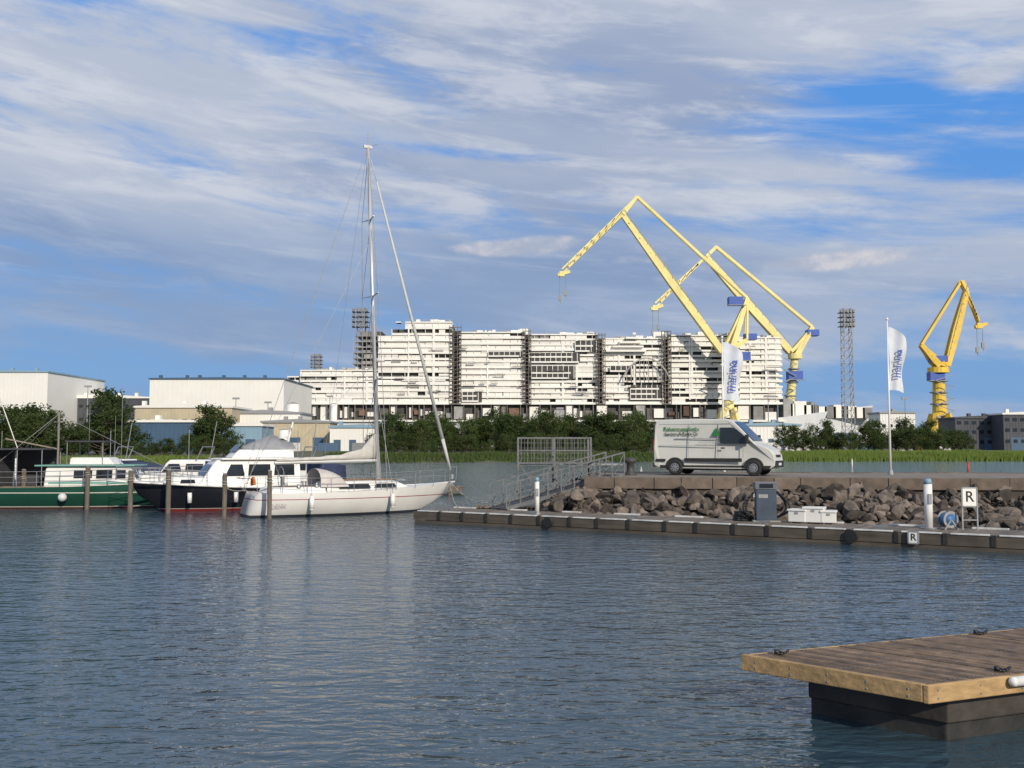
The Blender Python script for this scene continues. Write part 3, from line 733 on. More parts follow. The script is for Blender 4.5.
x = 0.15
while x < PL:
    l_ = random.uniform(.8, 1.15); wh.box((x, -0.03, 0.435), (x+l_, 0.14, 0.475)); bk.box((x+l_+.05, -0.035, 0.14), (x+l_+.17, -0.001, 0.46)); x += l_+0.25
x = 0.15
while x < PL:
    wh.box((x, PW-.16, 0.435), (x+1.0, PW+.02, 0.49)); x += 2.4
for x in (1.2, 5, 9, 13.5, 17, 21):
    st_.box((x, 0.25, 0.46), (x+.05, .3, .55)); st_.box((x+.2, 0.25, 0.46), (x+.25, .3, .55)); st_.box((x-.1, .245, .55), (x+.35, .305, .59))
for x in (6.0, 16.4):
    bk.cyl((x, -0.14, 0.26), (x+0.02, -0.045, 0.26), 0.19, n=16)
PO.done()
def on_pont(s_, t_, z=0.446): v = A0+pdv*s_+pn*t_; return (v.x, v.y, z)
def white_post(s_, t_, H, r=0.09):
    S = Obj('service_pedestal', on_pont(s_, t_)); p = S.part('post', WHITE, True); p.cyl((0,0,0), (0,0,H-.15), r, n=16); 
    c = S.part('cap', BC, True); c.cyl((0,0,H-.15), (0,0,H), r*1.1, r*.7, 16); b_ = S.part('base', GREY); b_.cyl((0,0,0), (0,0,.04), r*2, n=16)
    k = S.part('socket', GREYP); k.box((-.05, -r-.03, H*.5), (.05, -r+.01, H*.7)); S.done()
def s_for(h_, t_=1.0):
    k = (h_-512)/1000
    a = A0+pn*t_; return (k*a.y-a.x)/(pdv.x-k*pdv.y)
white_post(s_for(537, .7), .7, 1.35, .08); white_post(s_for(926, 1.6), 1.6, 1.5, .12)

S = Obj('fuel_dispenser', on_pont(s_for(764, 1.9), 1.9), -0.1)
p = S.part('cabinet', mat('dispenser_dark_blue', (0.05, 0.07, 0.10), .4, .2), bevel=0.02); p.box((-.33, -.22, 0.05), (.33, .22, 1.05))
p = S.part('display_head', mat('dispenser_panel', (0.12, 0.13, 0.15), .4, .2), bevel=0.02); p.box((-.36, -.25, 1.055), (.36, .25, 1.30))
p = S.part('screen', GLASS); p.box((-.22, -.262, 1.11), (.22, -.252, 1.24))
p = S.part('plinth', CONC); p.box((-.45, -.3, 0), (.45, .3, .048))
p = S.part('labels', GREYP); p.box((-.25, -.226, .78), (.05, -.221, .9)); 
p = S.part('hoses', BLACK, True)
for sx in (-1, 1):
    for q in (0, .1): p.tube([(sx*(.35+.30*math.sin(t/10*math.pi)+q*math.sin(t/10*math.pi)), -.1-q, 1.0-.85*t/10-.1*math.sin(t/10*math.pi)) for t in range(11)], .034, 6)
p = S.part('nozzles', GREYP); p.box((-.42, -.16, .8), (-.34, -.06, 1.0)); p.box((.34, -.16, .8), (.42, -.06, 1.0)); S.done()
S = Obj('hose_pile', on_pont(s_for(742, 1.9), 1.9)); p = S.part('coil', BLACK, True)
for k in range(5): p.tube([(math.cos(t*.52)*(.34-.02*k), math.sin(t*.52)*(.34-.02*k), .04+.06*k) for t in range(13)], .035, 6)
S.done()
for i, (h_, wd, hh) in enumerate(((797, .55, .38), (812, .62, .46), (826, .45, .36))):
    S = Obj('dock_locker', on_pont(s_for(h_, 1.9), 1.9+.05*i), PR+.1*i); p = S.part('box', WHITE, bevel=.02); p.box((-wd/2, -.25, .04), (wd/2, .25, hh)); p = S.part('lid', WHITE, bevel=.02); p.box((-wd/2-.03, -.28, hh+.003), (wd/2+.03, .28, hh+.07))
    p = S.part('feet', GREYP); p.box((-wd/2+.05, -.2, 0), (-wd/2+.12, .2, .037)); p.box((wd/2-.12, -.2, 0), (wd/2-.05, .2, .037)); p.box((-.05, -.27, hh-.08), (.05, -.255, hh-.02)); S.done()
def rsign(loc, rz, H, sz, legs=True):
    S = Obj('berth_sign', loc, rz); f = S.part('board', WHITE); f.box((-sz/2, -.012, H-sz*1.25), (sz/2, .012, H))
    fr = S.part('frame', GREYP)
    for a, b_ in (((-sz/2, H), (sz/2, H)), ((-sz/2, H-sz*1.25), (sz/2, H-sz*1.25)), ((-sz/2, H), (-sz/2, H-sz*1.25)), ((sz/2, H), (sz/2, H-sz*1.25))): fr.beam((a[0], 0, a[1]), (b_[0], 0, b_[1]), .04)
    if legs:
        for sx in (-sz/2, sz/2): fr.beam((sx, 0.0, 0), (sx, 0, H-sz*1.25), .04)
        fr.beam((-sz/2, 0, .3), (sz/2, 0, .3), .03)
    S.text('letter', 'R', (0, -.016, H-sz*.62), (math.pi/2, 0, 0), sz*1.0, BLACK, .003, bold=.004); S.done()
rsign(on_pont(s_for(967, 1.7), 1.7), 0.0, 1.25, .44)
v = on_pont(s_for(911, 0), -.10, 0); rsign((v[0], v[1], 0.12), PR, .36, .27, False)
S = Obj('hose_reel', on_pont(s_for(945, 1.7), 1.7), .2); p = S.part('frame', GREYP)
for sy in (-.16, .16): p.beam((-.22, sy, 0), (0, sy, .3), .04); p.beam((.22, sy, 0), (0, sy, .3), .04)
p = S.part('drum', mat('blue_hose', (0.05, .17, .38), .5, .2), True); p.cyl((0, -.13, .3), (0, .13, .3), .2, n=18); p.cyl((0, -.165, .3), (0, -.156, .3), .17, n=18); p = S.part('flanges', GREYP); p.cyl((0, -.155, .3), (0, -.14, .3), .25, n=20); p.cyl((0, .14, .3), (0, .155, .3), .25, n=20); S.done()

# ------------------------------------------------------------------ gangway and gate cage
S = Obj('gangway'); f = S.part('truss', GREYD); d = S.part('treads', GREYD)
ga = Vector((-0.55, 39.6, 0.5)); gb = Vector((4.4, 42.8, 1.72)); gdir = (gb-ga).normalized(); gs = Vector((-gdir.y, gdir.x, 0)).normalized()*0.62
for sgn in (-1, 1):
    o = gs*sgn; n = 9
    f.beam(ga+o, gb+o, .07, .14); f.beam(ga+o+Vector((0, 0, 0.95)), gb+o+Vector((0, 0, 0.95)), .055); f.beam(ga+o+Vector((0, 0, .5)), gb+o+Vector((0, 0, .5)), .03)
    for k in range(n+1):
        c = ga.lerp(gb, k/n)+o; f.beam(c, c+Vector((0, 0, .95)), .045)
        if k < n and k % 2 == 0: f.beam(c, ga.lerp(gb, (k+1)/n)+o+Vector((0, 0, .95)), .03)
for k in range(40):
    c = ga.lerp(gb, k/40); d.beam(c-gs*.93, c+gs*.93, .09, .03)
S.done()
S = Obj('gate_cage'); f = S.part('frame', GREYD); bsr = S.part('bars', GREYD); dk_ = S.part('platform', GREYP)
a = P(518, 438, 44.5); b_ = P(590, 438, 44.5); x0, x1, zt = a.x, b_.x, a.z; zb_ = P(518, 463, 44.5).z; y0, y1 = 44.0, 45.6
for x in (x0, (x0+x1)/2, x1):
    for y in (y0, y1): f.beam((x, y, -1.0), (x, y, zt), .08)
for z in (zb_, zt, (zb_+zt)/2):
    for y in (y0, y1): f.beam((x0, y, z), (x1, y, z), .06)
    for x in (x0, x1): f.beam((x, y0, z), (x, y1, z), .06)
n = 22
for k in range(n):
    x = x0+(x1-x0)*k/n
    bsr.beam((x, y0, zb_), (x, y0, zt), .018)
    if k % 2: bsr.beam((x, y1, zb_), (x, y1, zt), .018)
for k in range(5): bsr.beam((x0, y0, zb_+k*(zt-zb_)/5), (x1, y0, zb_+k*(zt-zb_)/5), .014)
for k in range(2):
    xx = x0+(x1-x0)*k/2; f.beam((xx, y0, .2), (xx+(x1-x0)/2, y0, zb_), .05); f.beam((xx+(x1-x0)/2, y0, .2), (xx, y0, zb_), .05)
dk_.box((x0, y0+.05, zb_-.09), (x1+1.4, y1-.05, zb_-.03))
S.done()
S = Obj('service_float'); p = S.part('deck', WOODO)
for k in range(16): p.box((-1.6+k*.22, 42.2, .34), (-1.6+k*.22+.2, 43.9, .38))
p = S.part('float', WETC); p.box((-1.6, 42.25, -.3), (1.9, 43.85, .335)); S.done()
S = Obj('quay_bollard', (5.25, 44.5, 1.65)); p = S.part('body', mat('cast_iron', (.05, .05, .05), .6, .2), True)
prof = [(.30, 0), (.28, .06), (.17, .12), (.15, .5), (.26, .58), (.28, .68), (.2, .76), (0.02, .78)]
p.loft([[(math.cos(t*math.pi/8)*r, math.sin(t*math.pi/8)*r, z) for t in range(16)] for r, z in prof], True, True); S.done()

# ------------------------------------------------------------------ van
def build_van():
    V = Obj('delivery_van', (9.15, 44.6, 1.665), math.radians(-27), 0.98)
    paint = mat('light_grey_van_paint', (0.58, 0.58, 0.54), 0.3, 0.03, 2, dirt=0.10)
    L_, W2 = 5.5, 1.02
    def wy(x, z):
        k = 1.0
        if z > 1.15: k -= 0.13*((z-1.15)/1.35)
        if z < .5: k -= .03
        if x > 4.2: k -= 0.20*((x-4.2)/1.3)**1.6
        if x < .1: k -= .015
        return W2*k
    prof = [(0.0, .42), (0.0, 1.2), (0.03, 2.2), (.10, 2.44), (.25, 2.50), (1.8, 2.53), (3.35, 2.50), (3.62, 2.42), (3.95, 2.12), (4.55, 1.50), (4.62, 1.42), (5.05, 1.27), (5.28, 1.12), (5.40, .92), (5.46, .62), (5.44, .42), (5.2, .30), (3.0, .28), (.3, .30)]
    b_ = V.part('body', paint, bevel=.05)
    ys = (-1, -.55, 0, .55, 1)
    secs = []
    for t in ys: secs.append([(x-2.7, t*wy(x, z), z) for x, z in prof])
    b_.loft(secs, True, True)
    gl = V.part('windows', GLASS); bl = V.part('trim', BLACK); sm = V.part('door_seams', GREYP)
    def side(pts, p, off=.012):
        for sgn in (-1, 1):
            q = [(x-2.7, sgn*(wy(x, z)+off), z) for x, z in pts]; q2 = [(a, b_-sgn*.03, c) for a, b_, c in q]; n = len(q)
            p.add(q+q2, [tuple(range(n))]+[(i, (i+1) % n, n+(i+1) % n, n+i) for i in range(n)])
    side([(3.08, 1.42), (3.08, 2.12), (3.62, 2.12), (3.86, 1.98), (4.38, 1.48), (4.38, 1.40)], gl)
    side([(0.12, .60), (0.12, .72), (1.0-.44, .72), (1.0-.44, .60)], bl); side([(1.45, .60), (1.45, .76), (4.05, .76), (4.05, .60)], bl)
    for xx in (2.98, 1.62, 4.10): side([(xx, .80), (xx, 2.3 if xx < 4 else 1.38), (xx+.015, 2.3 if xx < 4 else 1.38), (xx+.015, .80)], sm, .006)
    side([(0.25, 2.28), (0.25, 2.30), (3.5, 2.30), (3.5, 2.28)], sm, .006); side([(0.25, 1.30), (0.25, 1.32), (2.95, 1.32), (2.95, 1.30)], sm, .006)
    side([(1.0, 1.62), (1.0, 1.65), (2.95, 1.65), (2.95, 1.62)], sm, .008); side([(3.12, 1.18), (3.12, 1.24), (3.30, 1.24), (3.30, 1.18)], bl, .02)
    side([(0.3, .30), (0.3, .44), (5.3, .44), (5.2, .30)], bl, .008)
    def front(pts, p, n_off=.02):
        vs = []
        for (x, z, s_) in pts: vs.append((x-2.7+n_off, s_*wy(x, z), z+n_off*.6))
        p.add(vs, [tuple(range(len(vs)))])
    front([(3.68, 2.38, -.86), (3.68, 2.38, .86), (3.97, 2.10, .90), (3.97, 2.10, -.90)], gl, .022); front([(3.97, 2.10, -.90), (3.97, 2.10, .90), (4.53, 1.53, .93), (4.53, 1.53, -.93)], gl, .022)
    bl.box((2.70, -.78, .36), (2.785, .78, .66)); 
    bl.box((2.66, -.42, .80), (2.735, .42, .92))
    hd = V.part('headlights', mat('headlamp_lens', (.55, .57, .6), .1, .1)); 
    for s_ in (-1, 1):
        hd.add([(2.28, s_*.86, 1.22), (2.60, s_*.60, 1.12), (2.715, s_*.62, .94), (2.66, s_*.79, .92), (2.40, s_*.90, 1.0), (2.50, s_*.7, .98)], [(0, 1, 2, 3, 4), (0, 1, 5), (1, 2, 5), (2, 3, 5), (3, 4, 5), (4, 0, 5)])
    mr = V.part('mirrors', BLACK, bevel=.02)
    for s_ in (-1, 1):
        a0, a1 = sorted((s_*1.03, s_*1.24)); mr.box((1.55, a0, 1.42), (1.68, a1, 1.80)); mr.beam((1.55, s_*.95, 1.46), (1.6, s_*1.06, 1.5), .06)
    pl = V.part('licence_plate', WHITE); pl.box((2.79, -.26, .45), (2.80, .26, .56))
    rl = V.part('tail_lights', mat('red_lens', (.4, .02, .02), .2, .1)); 
    for s_ in (-1, 1): a0, a1 = sorted((s_*.85, s_*.99)); rl.box((-2.725, a0, 1.0), (-2.69, a1, 1.6))
    ar = V.part('wheel_arches', BLACK); ty = V.part('tyres', BLACK, True); hb = V.part('hubs', mat('steel_wheel', (.33, .33, .34), .4, .1, 3, metal=.6))
    for xc in (1.0-2.7, 4.55-2.7):
        for s_ in (-1, 1):
            y0 = s_*(wy(xc+2.7, .4)+.02); n = 20
            c = [(xc+math.cos(math.pi*k/n)*.43, y0, .36+math.sin(math.pi*k/n)*.43) for k in range(n+1)]; c2 = [(a, b2-s_*.12, z) for a, b2, z in c]
            ar.add(c+c2, [tuple(range(n+1))]+[(i, i+1, n+2+i, n+1+i) for i in range(n)])
            yo = s_*(abs(y0)+.012); yi = s_*(abs(y0)-.24)
            secs = []
            for yy, r in ((yi, .28), (yi, .345), (yo-s_*.03, .345), (yo, .32), (yo, .22), (yo-s_*.02, .21)):
                secs.append([(xc+math.cos(k*math.pi/14)*r, yy, .345-.003+math.sin(k*math.pi/14)*r) for k in range(28)])
            ty.loft(secs, True, True)
            hb.cyl((xc, yo-s_*.03, .342), (xc, yo+s_*.006, .342), .205, .19, 20); hb.cyl((xc, yo, .342), (xc, yo+s_*.03, .342), .07, .05, 12)
            for k in range(8):
                a = k*math.pi/4; bl.cyl((xc+math.cos(a)*.14, yo+s_*.004, .342+math.sin(a)*.14), (xc+math.cos(a)*.14, yo+s_*.011, .342+math.sin(a)*.14), .028, n=8)
    bl.box((-2.2, -.7, .22), (2.2, .7, .30))
    bl.box((-2.76, -.9, .36), (-2.69, .9, .52))
    gr = mat('green_vinyl', (.02, .16, .03), .5, .05)
    tilt = math.atan(.13*W2/1.35)
    for tx, z, sz, mm, xx in (('Rakennuspalvelu', 2.06, .25, gr, -1.40), ('Saaristo & Ranta Oy', 1.84, .19, mat('dark_vinyl', (.03, .05, .03), .5, .1), -1.40)):
        V.text('lettering', tx, (xx, -(wy(1, z)+.022), z), (math.pi/2-tilt, 0, 0), sz, mm, .002, bold=.004)
    V.text('lettering', 'www.saaristo.example', (-.1, -(wy(1, 1.42)+.02), 1.46), (math.pi/2-tilt, 0, 0), .11, GREYP, .002)
    lg = V.part('logo', gr); lg.add([(.0, -(wy(2, 1.75)+.02), 1.75), (.40, -(wy(2, 1.75)+.02), 1.75), (.20, -(wy(2, 2.12)+.02), 2.12)], [(0, 1, 2)])
    V.done()
build_van()

# ------------------------------------------------------------------ flags
def flagpole(h_, vtop, y, vflag0, vflag1, wpx, label):
    S = Obj('flagpole'); q = P(h_, vtop, y); p = S.part('pole', WHITE, True); p.cyl((q.x, y, 1.65), (q.x, y, q.z), .055, .03, 12); p.ball((q.x, y, q.z+.04), .07, 8)
    b_ = S.part('base', GREY); b_.cyl((q.x, y, 1.65), (q.x, y, 1.85), .14, .1, 12)
    F = S.part('flag', mat('flag_cloth', (.60, .63, .68), .8, .05, 3), True)
    z0 = P(h_, vflag0, y).z; z1 = P(h_, vflag1, y).z; W_ = wpx/1000*y; nu, nv = 14, 26
    def fp(u, v_):
        drop = u*u*.55
        x = q.x+.05+W_*u*(1-.18*v_+.07*math.sin(v_*7)); z = z0+(z1-z0)*v_-drop*(1-v_*.75); yy = y-.02+.16*math.sin(u*6+v_*2.5)*u+.05*math.sin(v_*9+u*3)
        return (x, yy, z)
    F.v = [fp(i/nu, j/nv) for j in range(nv+1) for i in range(nu+1)]
    F.f = [(j*(nu+1)+i, j*(nu+1)+i+1, (j+1)*(nu+1)+i+1, (j+1)*(nu+1)+i) for j in range(nv) for i in range(nu)]
    S.text('flag_lettering', label, (q.x+W_*.5, y-.22, (z0+z1)/2-.25), (math.pi/2, -math.pi/2*0.95, 0), W_*.62, mat('blue_print', (.04, .10, .42), .6, .05), .002, bold=.003)
    S.done()
flagpole(887, 320, 45.5, 327, 390, 17, 'marina')
flagpole(722, 338, 49.2, 342, 400, 19, 'marina')
for h_, y, c in ((968, 120, (.5, .04, .02)), (852, 150, (.6, .6, .6)), (641, 88, (.4, .4, .38))):
    S = Obj('spar_buoy'); q = P(h_, 460, y); p = S.part('spar', mat('buoy_%d' % h_, c, .5, .1), True); p.cyl((q.x, y, -.5), (q.x, y, 1.0), .14, .1, 10); p.cyl((q.x, y, 1.0), (q.x, y, 1.2), .1, .02, 10); S.done()

# ------------------------------------------------------------------ hull generator
def hull(part, deckpart, L_, B, zb, zs, n=22, full=0.5, transom=.75, rake=.8, stem=1.2, dr=-.35, bil=.75, tr_rake=.3):
    """bow at +x.  zs(t): sheer height."""
    secs = []
    for i in range(n+1):
        t = i/n
        if t < full: w = transom+(1-transom)*math.sin(t/full*math.pi/2)
        else: w = max(0.012, 1-((t-full)/(1-full))**2.1)
        w *= B/2; s_ = zs(t); ring = []
        kz = dr if t < .8 else dr+(s_-dr)*((t-.8)/.2)**2*.65
        m_ = 8
        for j in range(-m_, m_+1):
            a = abs(j)/m_; y = w*(math.sin(a*math.pi/2)**bil)*(1 if j >= 0 else -1)
            z = kz+(s_-kz)*(1-math.cos(a*math.pi/2))**.85 if a < 1 else s_
            f = (z-dr)/(s_-dr)
            x = t*(L_-stem)+stem*t**3*f - tr_rake*(1-t)**6*(-f)*1.0
            ring.append((x-L_/2, y, z))
        secs.append(ring)
    part.loft(secs, True, False)
    nn = len(secs); vs = []
    for r in secs:
        a, b_ = Vector(r[0]), Vector(r[-1]); c = (a+b_)/2; vs += [a*.97+c*.03-Vector((0,0,.03)), c+Vector((0, 0, .03)), b_*.97+c*.03-Vector((0,0,.03))]
    deckpart.add(vs, [(i*3+j, i*3+j+1, (i+1)*3+j+1, (i+1)*3+j) for i in range(nn-1) for j in range(2)])
    return secs
def house(p, x0, x1, w0, w1, z0, z1, rf=.35, rb=.15, inset=.12):
    secs = []
    for zf in (0, .85, 1):
        k = inset*zf; cx = (.0 if zf < .9 else .06)
        secs.append([(x0+rb*zf+cx, -w0/2+k+cx, z0+(z1-z0)*zf), (x1-rf*zf-cx, -w1/2+k+cx, z0+(z1-z0)*zf), (x1-rf*zf-cx+.08*(1-zf), 0, z0+(z1-z0)*zf+.0), (x1-rf*zf-cx, w1/2-k-cx, z0+(z1-z0)*zf), (x0+rb*zf+cx, w0/2-k-cx, z0+(z1-z0)*zf)])
    p.loft(secs, True, True)
def win(p, xa, xb, ya, yb, za, zb, slant=.0, th=.02, both=True):
    for s_ in ((-1, 1) if both else (-1,)):
        q = [(xa, s_*ya, za), (xb, s_*yb, za), (xb-slant, s_*(yb-.04), zb), (xa+slant*.4, s_*(ya-.04), zb)]
        q2 = [(a, b_-s_*.03, c) for a, b_, c in q]
        p.add(q+q2, [(0,1,2,3), (0,1,5,4), (1,2,6,5), (2,3,7,6), (3,0,4,7)])
def rail(p, pts, h_, r=.013, lines=(1.0, .55), every=1):
    for f in lines: p.tube([Vector(a)+Vector((0, 0, h_*f)) for a in pts], r*.8, 5)
    for a in pts[::every]: p.cyl(a, Vector(a)+Vector((0, 0, h_)), r, n=5)

# ------------------------------------------------------------------ sailboat
def sailboat():
    st = Vector((-11.25, 41.7, 0)); bw = Vector((-2.65, 46.6, 0)); L_ = (bw-st).length; c = (st+bw)/2; rz = math.atan2(bw.y-st.y, bw.x-st.x)
    S = Obj('sailboat', c, rz)
    hm = hullmat('sailboat_hull_paint', [(-1, (.05, .05, .06)), (0.03, (.06, .06, .08)), (.09, (.74, .72, .69)), (.70, (.30, .06, .07)), (.745, (.76, .74, .71))], .25)
    H = S.part('hull', hm, True); Dk = S.part('deck', WHITE)
    zs = lambda t: 1.02-.10*math.sin(t*math.pi*.8)+.34*t*t
    hull(H, Dk, L_, 3.25, 0, zs, full=.42, transom=.62, stem=1.5, dr=-.4, tr_rake=.5)
    X = lambda t: t*L_-L_/2
    tk = mat('teak', (.20, .11, .05), .6, .2)
    cb = S.part('coachroof', WHITE, bevel=.04); house(cb, X(.34), X(.78), 1.9, 1.0, .98, 1.42, 1.0, .15)
    house(cb, X(.10), X(.34), 2.0, 1.95, .95, 1.22, .02, .1)
    g = S.part('cabin_windows', GLASS); win(g, X(.40), X(.55), .93, .80, 1.12, 1.30, .1); win(g, X(.57), X(.68), .77, .64, 1.14, 1.30, .12)
    hr = S.part('grab_rails', tk)
    for s1 in (-1, 1): hr.tube([(X(.40), s1*.62, 1.46), (X(.68), s1*.42, 1.46)], .02)
    wl = S.part('cockpit_well', mat('teak_cockpit', (.16, .10, .06), .7, .2)); wl.box((X(.13), -.55, 1.221), (X(.32), .55, 1.232))
    hd = S.part('sprayhood', mat('sprayhood_canvas', (.50, .46, .44), .9, .1, 3, bump=.2), True)
    secs = []
    for i in range(6):
        t = i/5; xx = X(.315)+t*1.25; hh = .78*math.cos(t*1.35)**.6 if t < 1 else .12; secs.append([(xx, math.cos(a/10*math.pi)*-.98, 1.2+math.sin(a/10*math.pi)**.6*hh) for a in range(11)])
    hd.loft(secs, False)
    wh_ = S.part('steering_wheel', GREY); 
    wh_.tube([(X(.17), math.cos(a/12*2*math.pi)*.45, 1.62+math.sin(a/12*2*math.pi)*.45) for a in range(13)], .018)
    wh_.box((X(.17), -.08, 1.2), (X(.17)+.14, .08, 1.66))
    mx, mz = X(.615), 16.4; rk = .62
    m_ = S.part('mast', ALU, True); base = Vector((mx, 0, 1.38)); top = Vector((mx-rk, 0, mz))
    m_.cyl(base, top, .10, .075, 14)
    def MP(f): return base.lerp(top, f)
    sp_ = S.part('spreaders', ALU); wr = S.part('rigging', STEEL_W)
    fr = (.30, .55, .78); sw = (1.15, .95, .7)
    chain = (X(.60), 1.45, 1.05)
    for s1 in (-1, 1):
        prev = Vector((chain[0], s1*1.42, 1.02)); pts_ = [prev]
        for f, w_ in zip(fr, sw):
            e = MP(f)+Vector((-.12, s1*w_, .04)); sp_.beam(MP(f), e, .09, .035, .05, .025); pts_.append(e)
        pts_.append(MP(.985)); wr.tube(pts_, .014, 5)
        wr.cyl((chain[0]-.25, s1*1.38, 1.02), MP(fr[0]-.01), .013, n=5); wr.cyl((chain[0]+.3, s1*1.36, 1.04), MP(fr[0]-.01), .011, n=5)
        for k in range(2): wr.cyl(pts_[k+1], MP(fr[k+1]-.01), .010, n=5)
    wr.cyl(MP(1.0), (X(.0)+.15, 0, 1.05), .013, n=5); wr.cyl(MP(.72), (X(.02), .6, 1.05), .009, n=5); wr.cyl(MP(.995)+Vector((-.05,0,0)), (X(.36), .1, 2.0), .008, n=5)
    wr.cyl(top, top+Vector((0, 0, .7)), .012, n=5); wr.cyl(top+Vector((0, 0, .05)), top+Vector((.45, 0, .2)), .012, n=5); sp_.box((top.x-.22, -.05, top.z-.05), (top.x+.18, .05, top.z+.09))
    rd = S.part('radar_dome', WHITE, True); c_ = MP(.36)+Vector((.28, 0, 0)); rd.cyl(c_-Vector((0, 0, .08)), c_+Vector((0, 0, .08)), .2, .17, 14)
    fs = S.part('furled_genoa', mat('genoa_sailcloth', (.52, .52, .50), .85, .08, 5), True); a = Vector((X(.985), 0, 1.55)); b_ = MP(.965)+Vector((.12, 0, 0))
    fs.cyl(a.lerp(b_, .02), a.lerp(b_, .12), .05, .085, 10); fs.cyl(a.lerp(b_, .12), a.lerp(b_, .93), .085, .04, 10); fs.cyl(a.lerp(b_, .93), b_, .015, n=6)
    dr_ = S.part('furler_drum', GREY); dr_.cyl(a-Vector((0, 0, .12)), a+Vector((0, 0, .08)), .11, n=12)
    bm_ = S.part('boom', ALU); b0 = Vector((mx-.1, 0, 2.30)); b1 = Vector((X(.14), 0, 2.22)); bm_.cyl(b0, b1, .075, n=10)
    sl_ = S.part('flaked_mainsail', mat('mainsail_cloth', (.50, .48, .44), .9, .15, 4, bump=.4), True); secs = []
    for i in range(15):
        t = i/14; cxx = b0.lerp(b1, t*.97+.01); hh = (.10+.95*math.exp(-t*8)+.17*(1-t))*(1+.12*math.sin(i*2.1)); ww = .13*(1+.25*math.sin(i*1.7))
        secs.append([(cxx.x, math.sin(a/10*2*math.pi)*ww*(1 if abs(a-5) > 1 else .9), cxx.z+.05+hh*(.5-.5*math.cos(a/10*2*math.pi))) for a in range(10)])
    sl_.loft(secs, True, True)
    wr.cyl(MP(.35), b1+Vector((.3, 0, .1)), .009, n=5); wr.cyl(b1, (X(.18), 0, 1.3), .015, n=5)
    R = S.part('guard_rails', GREY); zz_ = lambda t: zs(t)
    for s1 in (-1, 1):
        pts_ = []
        for k in range(10):
            t = .04+k*.1; 
            w_ = (.62+.38*math.sin(t/.42*math.pi/2)) if t < .42 else 1-((t-.42)/.58)**2.1
            pts_.append((X(t)*1.0+ (.25*t**3), s1*max(.08, w_*3.25/2-.08), zz_(t)))
        rail(R, pts_, .62, .014)
    R.tube([(X(.98), -.25, 1.95), (X(1.0)+.1, 0, 2.0), (X(.98), .25, 1.95)], .018); R.cyl((X(1.0)+.05, 0, 1.35), (X(1.0)+.1, 0, 2.0), .018, n=6)
    R.tube([(X(.02), -.95, 1.6), (X(0)-.05, -.6, 1.6), (X(0)-.05, .6, 1.6), (X(.02), .95, 1.6)], .02)
    lf = S.part('horseshoe_buoy', mat('orange_foam', (.6, .16, .03), .7, .1), True); lf.tube([(X(.03), -.75+.2*math.cos(a), 1.42+.22*math.sin(a)) for a in [k*.5-0.5 for k in range(9)]], .06)
    fd_ = S.part('fenders', WHITE, True)
    for t in (.25, .62):
        w_ = 3.25/2*(1.0 if t < .5 else .9); y = -(w_+.10); fd_.cyl((X(t), y, .35), (X(t), y, .80), .10, n=10); fd_.ball((X(t), y, .35), .10, 8); fd_.ball((X(t), y, .80), .10, 8); wr.cyl((X(t), y, .85), (X(t), y+.12, 1.55), .01, n=4)
    hb = S.part('deck_gear', GREY); 
    for s1 in (-1, 1): hb.cyl((X(.30), s1*.85, 1.22), (X(.30), s1*.85, 1.38), .09, .06, 12); hb.cyl((X(.22), s1*.9, 1.2), (X(.22), s1*.9, 1.36), .09, .06, 12)
    hb.box((X(.70), -.2, 1.40), (X(.74), .2, 1.46)); hb.box((X(.82), -.25, 1.14), (X(.87), .25, 1.2))
    S.text('hull_lettering', 'AURORA', (X(.12), -1.42, .52), (math.pi/2, 0, -.10), .16, GREYP, .003)
    S.done()
    S = Obj('mooring_lines'); p = S.part('ropes', ROPE, True)
    def sag(a, b_, s_=.3): a = Vector(a); b_ = Vector(b_); p.tube([a.lerp(b_, t/8)-Vector((0, 0, s_*math.sin(t/8*math.pi))) for t in range(9)], .018, 5)
    sag((-2.9, 46.3, 1.35), (-1.0, 43.0, .5)); sag((-2.9, 46.3, 1.35), on_pont(.5, 2.2, .5)); sag((-11.0, 41.4, 1.1), (-9.85, 40.9, 1.25), .1); sag((-11.2, 42.3, 1.1), (-11.8, 41.2, 1.25), .1)
    S.done()
sailboat()

